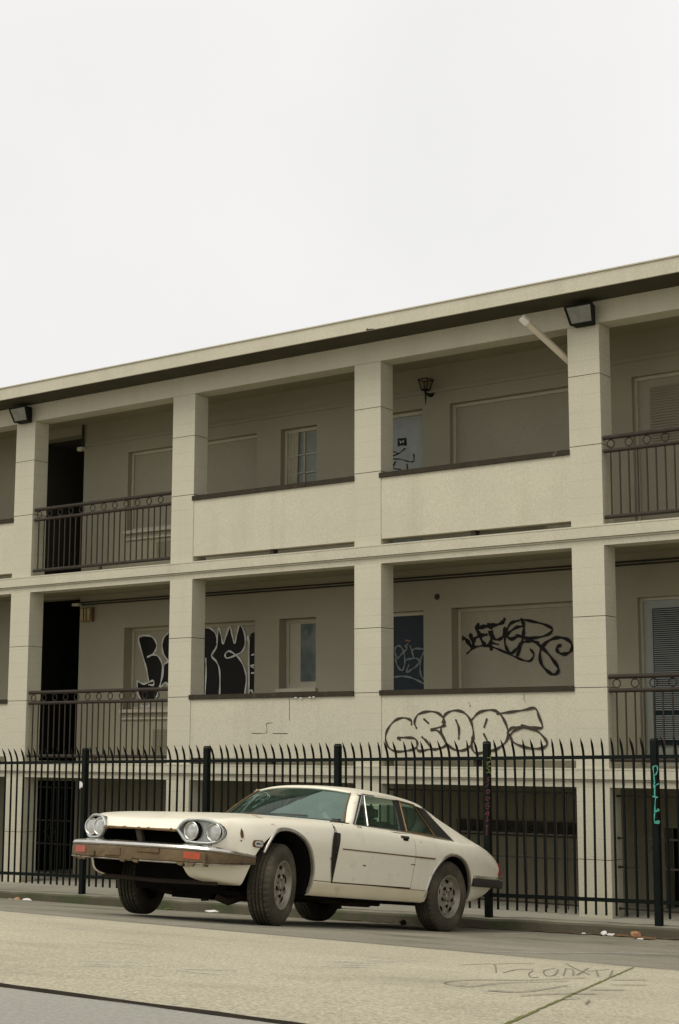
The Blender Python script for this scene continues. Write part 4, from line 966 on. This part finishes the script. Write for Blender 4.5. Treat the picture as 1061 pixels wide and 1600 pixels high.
for k in range(7):
    v = random.uniform(-.42, .42); w_ = random.uniform(.02, .07); h_ = random.uniform(.006, .016); mb = MB()
    mb.prism([Q(-.934, v, .703), Q(-.934, v+w_, .703), Q(-.930, v+w_*.7, .703+h_), Q(-.930, v+w_*.2, .703+h_*.7)], [Q(-.92, v, .703), Q(-.92, v+w_, .703), Q(-.916, v+w_*.7, .703+h_), Q(-.916, v+w_*.2, .703+h_*.7)]); mb.build('rust_patch', M['goldtrim'], car)
for k in range(6):
    v = random.uniform(-.7, .7); mb = MB(); u_ = bu(abs(v)); mb.prism([Q(u_-.020, v, .452), Q(u_-.020, v+.08, .452), Q(u_-.020, v+.06, .425), Q(u_-.020, v+.02, .433)], [Q(u_+.0, v, .452), Q(u_+.0, v+.08, .452), Q(u_+.0, v+.06, .425), Q(u_+.0, v+.02, .433)]); mb.build('torn_foam', M['rubberbumper'], fb)
# rear bumper
RP = [(2.955, .868), (3.2, .862), (3.45, .825), (3.62, .77), (3.72, .68), (3.77, .4), (3.78, 0)]; RP = RP+[(u, -v) for u, v in RP[-2::-1]]
def rear_loft(name, m, prof, parent):
    P = smooth_path([(u, v, 0) for u, v in RP], 5); R_ = []
    for i, q in enumerate(P):
        t = P[min(i+1, len(P)-1)]-P[max(i-1, 0)]; t /= np.linalg.norm(t); nrm = np.array([t[1], -t[0], 0])
        if nrm[0]*1.0+nrm[1]*q[1]*.8 < 0: nrm = -nrm
        R_.append([Q(q[0]+nrm[0]*o_, q[1]+nrm[1]*o_, w) for o_, w in prof])
    nn = len(prof); vs_ = [q for r in R_ for q in r]; fs_ = [(nn*i+j, nn*i+(j+1) % nn, nn*i+nn+(j+1) % nn, nn*i+nn+j) for i in range(len(R_)-1) for j in range(nn)]+[tuple(range(nn)), tuple((len(R_)-1)*nn+j for j in range(nn))]
    mb = MB(); mb.add(vs_, fs_); return mb.build(name, m, parent, smooth=40)
rb = rear_loft('rear_bumper', M['blackrubber'], [(-.08, .448), (.012, .444), (.022, .455), (.022, .51), (.012, .522), (-.08, .524)], car)
rear_loft('chrome_strip', M['chrome'], [(-.08, .526), (.014, .524), (.018, .534), (.006, .552), (-.08, .556)], rb)
for sg in (1, -1):
    mb = MB(); mb.prism([Q(3.575, sg*.797, .572), Q(3.685, sg*.74, .572), Q(3.672, sg*.72, .688), Q(3.57, sg*.774, .692)], [Q(3.50, sg*.74, .572), Q(3.56, sg*.62, .572), Q(3.56, sg*.62, .682), Q(3.50, sg*.73, .690)])
    mb.build('tail_light', M['redlens'], car)

# ---- greenhouse
def lerp(a, b, t): return tuple(a[i]*(1-t)+b[i]*t for i in range(3))
# roof
RU = [1.16, 1.22, 1.30, 1.45, 1.65, 1.9, 2.1, 2.25, 2.34]
RC = [1.228, 1.243, 1.252, 1.262, 1.268, 1.262, 1.243, 1.215, 1.185]
RE = [1.188, 1.195, 1.202, 1.209, 1.212, 1.206, 1.190, 1.168, 1.145]
REV = [.560, .575, .590, .600, .606, .608, .612, .618, .622]
fc, fe, fv = pchip(RU, RC), pchip(RU, RE), pchip(RU, REV)
mb = MB(); ug = np.linspace(1.16, 2.34, 26); tg = np.linspace(-1, 1, 21); vs_ = []
for u in ug:
    for t in tg:
        uu = u+(.10*(t*t)*(1-(u-1.16)/1.18)); e_ = float(fe(u)); c_ = float(fc(u)); vs_.append(Q(uu, float(fv(u))*t, e_+(c_-e_)*(1-abs(t)**2.6)))
nt_ = len(tg); fs_ = [(i*nt_+j, i*nt_+j+1, (i+1)*nt_+j+1, (i+1)*nt_+j) for i in range(len(ug)-1) for j in range(nt_-1)]
mb.add(vs_, fs_); rf = mb.build('roof', M['paint'], car, smooth=70)
sm_ = rf.modifiers.new('thickness', 'SOLIDIFY'); sm_.thickness = .022; sm_.offset = -1
# windscreen
def ws(s, t):          # s -1..1 across, t 0 bottom .. 1 top
    bot = (.70+.27*s*s, .755*s, .918-.018*s*s); top = (1.175+.10*s*s, .560*s, 1.222-.036*abs(s)**2.6)
    q = lerp(bot, top, t); return (q[0]-.018*math.sin(math.pi*t), q[1], q[2]+.010*math.sin(math.pi*t))
mb = MB(); S_ = np.linspace(-.96, .96, 25); T_ = np.linspace(.02, .975, 10)
mb.add([Q(*ws(s, t)) for s in S_ for t in T_], [(i*10+j, i*10+j+1, i*10+11+j, i*10+10+j) for i in range(24) for j in range(9)])
wsc = mb.build('windscreen', M['screen'], car, smooth=70)
def wsl(s, t, o_=.0): q = ws(s, t); return (q[0]-.55*o_, q[1], q[2]+.83*o_)
mb = MB(); vs_ = []; T2 = np.linspace(.035, .90, 24)
for t in T2:
    s0 = -.02+.54*(t-.02)/.91+.008*math.sin(t*23); s1 = .935-.05*max(0, t-.80)
    for k in range(12): vs_.append(Q(*wsl(s0+(s1-s0)*k/11, t, .003)))
mb.add(vs_, [(12*i+k, 12*i+k+1, 12*i+13+k, 12*i+12+k) for i in range(23) for k in range(11)]); mb.build('painted_reflection', M['reflection'], wsc, smooth=70)  # reflection painted as a pale sheet over the glass
def ws_hit(px, py):
    c, d = cray(px, py); best = None
    for s in np.linspace(-.95, .95, 120):
        for t in np.linspace(.05, .97, 40):
            q = np.array(ws(s, t)); e_ = np.linalg.norm(np.cross(q-c, d))/np.linalg.norm(d)
            if best is None or e_ < best[0]: best = (e_, s, t)
    return best[1], best[2]
g = MB(); random.seed(8)
SCR = [[(230, 200), (270, 170), (320, 150), (350, 170), (330, 200), (290, 210)], [(250, 215), (300, 190), (345, 165), (365, 185), (340, 210)], [(230, 180), (280, 150), (330, 135)], [(150, 255), (200, 225), (260, 195)], [(225, 275), (270, 240), (320, 215)], [(240, 190), (300, 170)], [(180, 220), (230, 205)]]
for k, ln in enumerate(SCR):
    P = [np.array(Q(*wsl(*ws_hit(350+a/5.052, 1210+b/5.052), .006+.0008*k))) for a, b in ln]
    ribbon(g, smooth_path(P, 4), .006, (0, -.5, .86), .002)
g.build('scribble', mat('pale teal paint pen', (.20, .34, .30), .6, .4, 30), wsc)
# pillars, frames and side glass
NV, ND = .5833, .775+.5833*.89
def sv(w, o_=0): return ND-NV*w+o_                      # side glass plane: v as a function of height
def sp(u, w, sg, o_=0): return Q(u, sg*(sv(w)+o_), w)
def panel(name, m, pts, sg, parent=car, o0=0.0, th=.006):
    mb = MB(); mb.prism([sp(u, w, sg, o0) for u, w in pts], [sp(u, w, sg, o0-th) for u, w in pts]); return mb.build(name, m, parent)
for sg in (1, -1):
    # A pillar: painted post between windscreen and door glass with chrome gutter
    mb = MB()
    w0 = [Q(*ws(sg*.955, t)) for t in np.linspace(0.0, 1.0, 8)]
    s0 = [sp(u, w, sg, .010) for u, w in zip(np.linspace(1.005, 1.335, 8), np.linspace(.893, 1.190, 8))]
    mb.add([q for pr_ in zip(w0, s0) for q in pr_], [(2*i, 2*i+1, 2*i+3, 2*i+2) for i in range(7)])
    pl = mb.build('windscreen_pillar', M['paint'], car, smooth=40); sm2 = pl.modifiers.new('thickness', 'SOLIDIFY'); sm2.thickness = .012; sm2.offset = 0
    mb = MB(); mb.tube(s0, .009, 6); mb.build('gutter', M['chrome'], pl, smooth=60)
    mb = MB(); mb.tube([Q(*wsl(sg*.945, t, .006)) for t in np.linspace(.03, .97, 8)], .006, 6); mb.build('screen_seal', M['goldtrim'], pl)
    quarter = panel('side_window', M['carglass'], [(1.000, .900), (1.200, .899), (1.335, 1.174), (1.300, 1.168)], sg)
    doorg = panel('side_window', M['carglass'], [(1.225, .899), (1.735, .893), (1.842, 1.168), (1.368, 1.176)], sg)
    rearq = panel('side_window', M['carglass'], [(1.845, .893), (2.300, .883), (2.158, 1.150), (1.937, 1.165)], sg)
    panel('centre_pillar', M['vinyl'], [(1.738, .888), (1.838, .887), (1.932, 1.172), (1.846, 1.175)], sg, o0=.006, th=.02)
    panel('quarter_panel', M['vinyl'], [(2.338, .878), (2.640, .856), (2.322, 1.128), (2.215, 1.158)], sg, o0=.008, th=.02)
    def trim(pts, r, m, nm='window_frame'):
        mb = MB(); mb.tube([sp(u, w, sg, .006) for u, w in pts], r, 6); mb.build(nm, m, car, smooth=60)
    trim([(1.215, .897), (1.352, 1.178)], .010, M['chrome'])
    trim([(.995, .897), (1.295, 1.172), (1.36, 1.183), (1.85, 1.180), (1.93, 1.175)], .009, M['vinyl'])
    trim([(1.842, .890), (1.932, 1.172), (2.165, 1.157), (2.318, .881), (1.842, .890)], .010, M['goldtrim'])
    trim([(.985, .890), (1.5, .890), (2.33, .878), (2.64, .855)], .007, M['dullchrome'])
    # roof rail closing the gap between side glass and roof skin
    mb = MB(); vs_ = []; us = np.linspace(1.27, 2.33, 22)
    for u in us:
        e_ = float(fe(u)); vo = float(fv(u)); wl_ = 1.172 if u < 1.9 else float(np.interp(u, [1.9, 2.16, 2.33], [1.172, 1.150, 1.125]))
        vs_ += [Q(u, sg*(vo), e_+.0), Q(u, sg*(vo+.012), e_-.012), Q(u, sg*(sv(wl_)+.010), wl_+.004), Q(u, sg*(sv(wl_)-.012), wl_+.002)]
    mb.add(vs_, [(4*i+j, 4*i+j+1, 4*i+5+j, 4*i+4+j) for i in range(len(us)-1) for j in range(3)]); mb.build('roof_rail', M['paint'], car, smooth=50)
    # flying buttress running from the roof down to the tail
    RID = [(2.26, .632, 1.160), (2.36, .650, 1.120), (2.55, .675, 1.048), (2.75, .692, .986), (3.0, .706, .913), (3.2, .710, .862), (3.36, .704, .806)]
    ru = [q[0] for q in RID]; rv_, rw_ = pchip(ru, [q[1] for q in RID]), pchip(ru, [q[2] for q in RID])
    mb = MB(); us = np.concatenate([np.linspace(2.30, 2.64, 14), np.linspace(2.68, 3.36, 18)]); R_ = []
    for u in us:
        v1, w1 = float(rv_(u)), float(rw_(u)); wo = belt(u) if u < 2.65 else float(np.interp(u, [2.65, 3.0, 3.36], [.850, .815, .765])); vo = side_v(u, min(wo, .86))-.003
        if u < 2.64: wo = float(np.interp(u, [2.30, 2.322, 2.64], [1.148, 1.126, .856])); vo = sv(wo)+.004
        wi = float(FN_W['ctr'](u))-.01; ri = []
        for t in np.linspace(0, 1, 6): ri.append(Q(u, sg*(vo*(1-t)+(v1+.012)*t+.012*math.sin(math.pi*t)), wo*(1-t)+(w1-.012)*t))
        ri.append(Q(u, sg*v1, w1)); ri.append(Q(u, sg*(v1-.018), w1-.004))
        for t in np.linspace(.2, 1, 4): ri.append(Q(u, sg*((v1-.02)*(1-t)+(.50)*t), (w1-.01)*(1-t)+wi*t))
        R_.append(ri)
    nn = len(R_[0]); vs_ = [q for r in R_ for q in r]; fs_ = [(nn*i+j, nn*i+j+1, nn*i+nn+j+1, nn*i+nn+j) for i in range(len(us)-1) for j in range(nn-1)]+[tuple(range(nn))]
    mb.add(vs_, fs_); mb.build('buttress', M['paint'], car, smooth=55)
# rear window between the buttresses
mb = MB(); mb.prism([Q(2.30, -.60, 1.15), Q(2.30, .60, 1.15), Q(2.62, .52, .86), Q(2.62, -.52, .86)], [Q(2.29, -.60, 1.145), Q(2.29, .60, 1.145), Q(2.61, .52, .855), Q(2.61, -.52, .855)]); mb.build('rear_window', M['carglass'], car)
# cabin: floor at belt height is dark, seats, dash, wheel
mb = MB(); vs_ = []
for u in np.linspace(.78, 2.56, 12): vs_ += [Q(u, -.735, .902-.012*(u > 1.9)), Q(u, .735, .902-.012*(u > 1.9))]
mb.add(vs_, [(2*i, 2*i+1, 2*i+3, 2*i+2) for i in range(11)]); mb.build('cabin_trim', M['under'], car)
def pad(name, c, s, m=M['leather']):
    bm = bmesh.new(); bmesh.ops.create_cube(bm, size=1); bmesh.ops.bevel(bm, geom=bm.edges[:], offset=.22, segments=3, affect='EDGES')
    mb = MB(); mb.add([Q(c[0]+v.co.x*s[0], c[1]+v.co.y*s[1], c[2]+v.co.z*s[2]) for v in bm.verts], [tuple(v.index for v in f.verts) for f in bm.faces]); bm.free(); return mb.build(name, m, car, smooth=60)
for sg in (1, -1):
    pad('seat', (1.72, sg*.36, .92), (.16, .46, .14)); pad('headrest', (1.75, sg*.36, 1.04), (.09, .27, .14))
pad('rear_seat', (2.25, 0, .93), (.2, 1.0, .12)); pad('dashboard', (.98, 0, .91), (.3, 1.35, .09))
mb = MB(); mb.torus(Q(1.25, .36, .93), (0, -1, .5), .19, .014, 24, 6); mb.build('steering_wheel', M['leather'], car, smooth=60)
for k, (a, b) in enumerate((((-.05), .55), (-.60, -.05))):
    mb = MB(); mb.tube([Q(*wsl(a, .035, .016)), Q(*wsl((a+b)/2, .04, .022)), Q(*wsl(b, .06, .018))], .006, 5); mb.build('wiper', M['blackrubber'], car)

# ---- wheels
def wheel(u, v, sg, steer, name='wheel'):
    t = bpy.data.objects.new(name, None); COL.objects.link(t); t.parent = car; ORG[t.name] = (0, 0, 0)
    t.location = Q(u, v, .332); t.rotation_euler = (0, 0, steer)
    N = 160; R = .333
    prof = [(-.098, .200), (-.106, .235), (-.108, .270), (-.101, .300), (-.090, .318), (-.078, .328), (-.060, R), (-.056, R), (-.054, R-.013), (-.044, R-.013), (-.042, R+.001), (-.022, R+.002), (-.020, R-.013), (-.010, R-.013), (-.008, R+.002),
            (.008, R+.002), (.010, R-.013), (.020, R-.013), (.022, R+.002), (.042, R+.001), (.044, R-.013), (.054, R-.013), (.056, R), (.060, R), (.078, .328), (.090, .318), (.101, .300), (.108, .270), (.106, .235), (.098, .200)]
    mb = MB(); vs_ = []
    for k in range(N):
        a = 2*math.pi*k/N
        for j, (y, r) in enumerate(prof):
            rr = r
            if r >= .317 and (j in (4, 5, 6, 7, 22, 23, 24, 25)) and k % 4 < 1: rr -= .008
            if j in (10, 11, 18, 19) and k % 3 == 0: rr -= .006
            vs_.append((sg*y, rr*math.cos(a), rr*math.sin(a)))
    m_ = len(prof); fs_ = [(k*m_+j, k*m_+j+1, ((k+1) % N)*m_+j+1, ((k+1) % N)*m_+j) for k in range(N) for j in range(m_-1)]
    mb.add(vs_, fs_); mb.build('tyre', M['tyre'], t, smooth=40)
    mb = MB(); prof = [(-.098, .200), (.094, .203), (.100, .196), (.097, .188), (.080, .180), (.060, .172), (.050, .160), (.060, .150), (.072, .10), (.070, .07), (.066, .05), (.066, .001)]
    N2 = 60; vs_ = [(sg*y, r*math.cos(2*math.pi*k/N2), r*math.sin(2*math.pi*k/N2)) for k in range(N2) for (y, r) in prof]; m_ = len(prof)
    mb.add(vs_, [(k*m_+j, k*m_+j+1, ((k+1) % N2)*m_+j+1, ((k+1) % N2)*m_+j) for k in range(N2) for j in range(m_-1)])
    mb.cur = 1
    for k in range(5):
        a = 2*math.pi*(k+.25)/5
        def pol(r, da, y): return (sg*y, r*math.cos(a+da), r*math.sin(a+da))
        ring = [(.152, -.20), (.156, 0), (.152, .20), (.125, .17), (.122, 0), (.125, -.17)]        # outer slot
        mb.prism([pol(r, d, .0665) for r, d in ring], [pol(r, d, .05) for r, d in ring])
        a2 = a+math.pi/5
        c_ = (.088*math.cos(a2), .088*math.sin(a2)); mb.tube([(sg*.060, c_[0], c_[1]), (sg*.0735, c_[0], c_[1])], .020, 12)
        c2 = (.050*math.cos(a), .050*math.sin(a)); mb.tube([(sg*.060, c2[0], c2[1]), (sg*.070, c2[0], c2[1])], .009, 8)
    mb.cur = 0
    for k in range(5):                                       # raised ribs between the slots
        a = 2*math.pi*(k+.75)/5
        def pol(r, da, y): return (sg*y, r*math.cos(a+da), r*math.sin(a+da))
        mb.hexa([pol(.055, -.35, .066), pol(.160, -.16, .056), pol(.160, .16, .056), pol(.055, .35, .066), pol(.055, -.22, .080), pol(.158, -.10, .070), pol(.158, .10, .070), pol(.055, .22, .080)])
        c_ = (.088*math.cos(a), .088*math.sin(a)); mb.cur = 1; mb.tube([(sg*.060, c_[0], c_[1]), (sg*.0815, c_[0], c_[1])], .017, 12); mb.cur = 0
    mb.build('rim', [M['rim'], M['under']], t, smooth=35)
    mb = MB(); mb.tube([(sg*.06, 0, 0), (sg*.082, 0, 0), (sg*.086, 0, 0)], .03, 16, radii=[.034, .032, .024]); mb.build('hub_cap', M['dullchrome'], t, smooth=40)
    MB().tube([(-sg*.10, 0, 0), (sg*.04, 0, 0)], .192, 24).build('brake_drum', M['under'], t)
    return t
ST = math.radians(17)
wheel(-.035, .725, 1, ST); wheel(-.035, -.725, -1, ST); wheel(2.56, .735, 1, 0); wheel(2.56, -.735, -1, 0)

# ================================================================== litter
def scrap(name, loc, size, m, label, cat, seed, flat=.5):
    random.seed(seed); bm = bmesh.new(); bmesh.ops.create_icosphere(bm, subdivisions=2, radius=1)
    mb = MB(); z0 = gz(loc[0], loc[1])
    mb.add([(loc[0]+v.co.x*size[0]*random.uniform(.6, 1.15), loc[1]+v.co.y*size[1]*random.uniform(.6, 1.15), z0+max(-.001, (v.co.z*.5+.45))*size[2]*random.uniform(.7, 1.1)) for v in bm.verts], [tuple(v.index for v in f.verts) for f in bm.faces]); bm.free()
    return tag(mb.build(name, m, origin=(loc[0], loc[1], z0)), label, cat)
def at_kerb(px, py):
    y = -1.45-.012*max(0, py-1463)
    q = onY(px, py, y); return (q[0], y)
scrap('crumpled_paper', (*onY(16, 1414, -1.55)[[0]], -1.55), (.05, .03, .03), M['paper'], 'small white paper scrap at the foot of the mossy kerb, leftmost litter', 'litter', 1)
scrap('food_wrapper', (onY(22+4, 1416, -1.75)[0], -1.75), (.07, .04, .05), M['card'], 'orange brown crumpled wrapper beside white paper near the mossy kerb', 'litter', 2)
scrap('crumpled_paper', (onY(42, 1415, -1.75)[0], -1.75), (.08, .04, .04), M['paper'], 'white crumpled paper right of the orange wrapper near the mossy kerb', 'litter', 3)
scrap('crumpled_paper', (onY(332, 1426, -1.55)[0], -1.55), (.11, .05, .035), M['paper'], 'white crumpled paper under the car front in front of the kerb', 'litter', 4)
scrap('plastic_wrapper', (onY(262, 1424, -1.6)[0], -1.6), (.06, .035, .025), M['lime'], 'yellow green plastic wrapper under the car between the front wheels', 'litter', 5)
scrap('paper_cup', (onY(944, 1460, -1.50)[0], -1.50), (.035, .03, .05), M['paper'], 'small white crushed cup against the kerb at right', 'litter', 6)
scrap('crumpled_paper', (onY(955, 1461, -1.52)[0], -1.52), (.055, .03, .03), M['paper'], 'thin white paper strip between the crushed cup and the brown carton', 'litter', 7)
scrap('cardboard_carton', (onY(992, 1462, -1.50)[0], -1.50), (.06, .035, .07), M['card'], 'brown crushed carton against the kerb at right', 'litter', 8)
scrap('dry_leaf_clump', (onY(970, 1463, -1.52)[0], -1.52), (.12, .03, .025), M['leaves'], 'brown clump of dry leaves left of the crushed carton', 'litter', 9)
scrap('dry_leaf_clump', (onY(1005, 1469, -1.75)[0], -1.75), (.14, .05, .03), M['leaves'], 'dark clump of dry leaves in front of the crushed carton', 'litter', 10)
scrap('crumpled_paper', (onY(1001, 1471, -1.85)[0], -1.85), (.04, .02, .015), M['paper'], 'tiny white paper scrap lying in front of the leaf clump at right', 'litter', 11)
scrap('paper_cup', (onY(912, 1460, -1.5)[0], -1.5), (.025, .02, .02), M['paper'], 'tiny white scrap alone against the kerb right of the car', 'litter', 12)
scrap('tin_can', (onY(630, 1438, -2.0)[0], -2.0), (.05, .04, .06), M['underrust'], 'dark rusty can under the rear of the car beside its wheel', 'litter', 13)
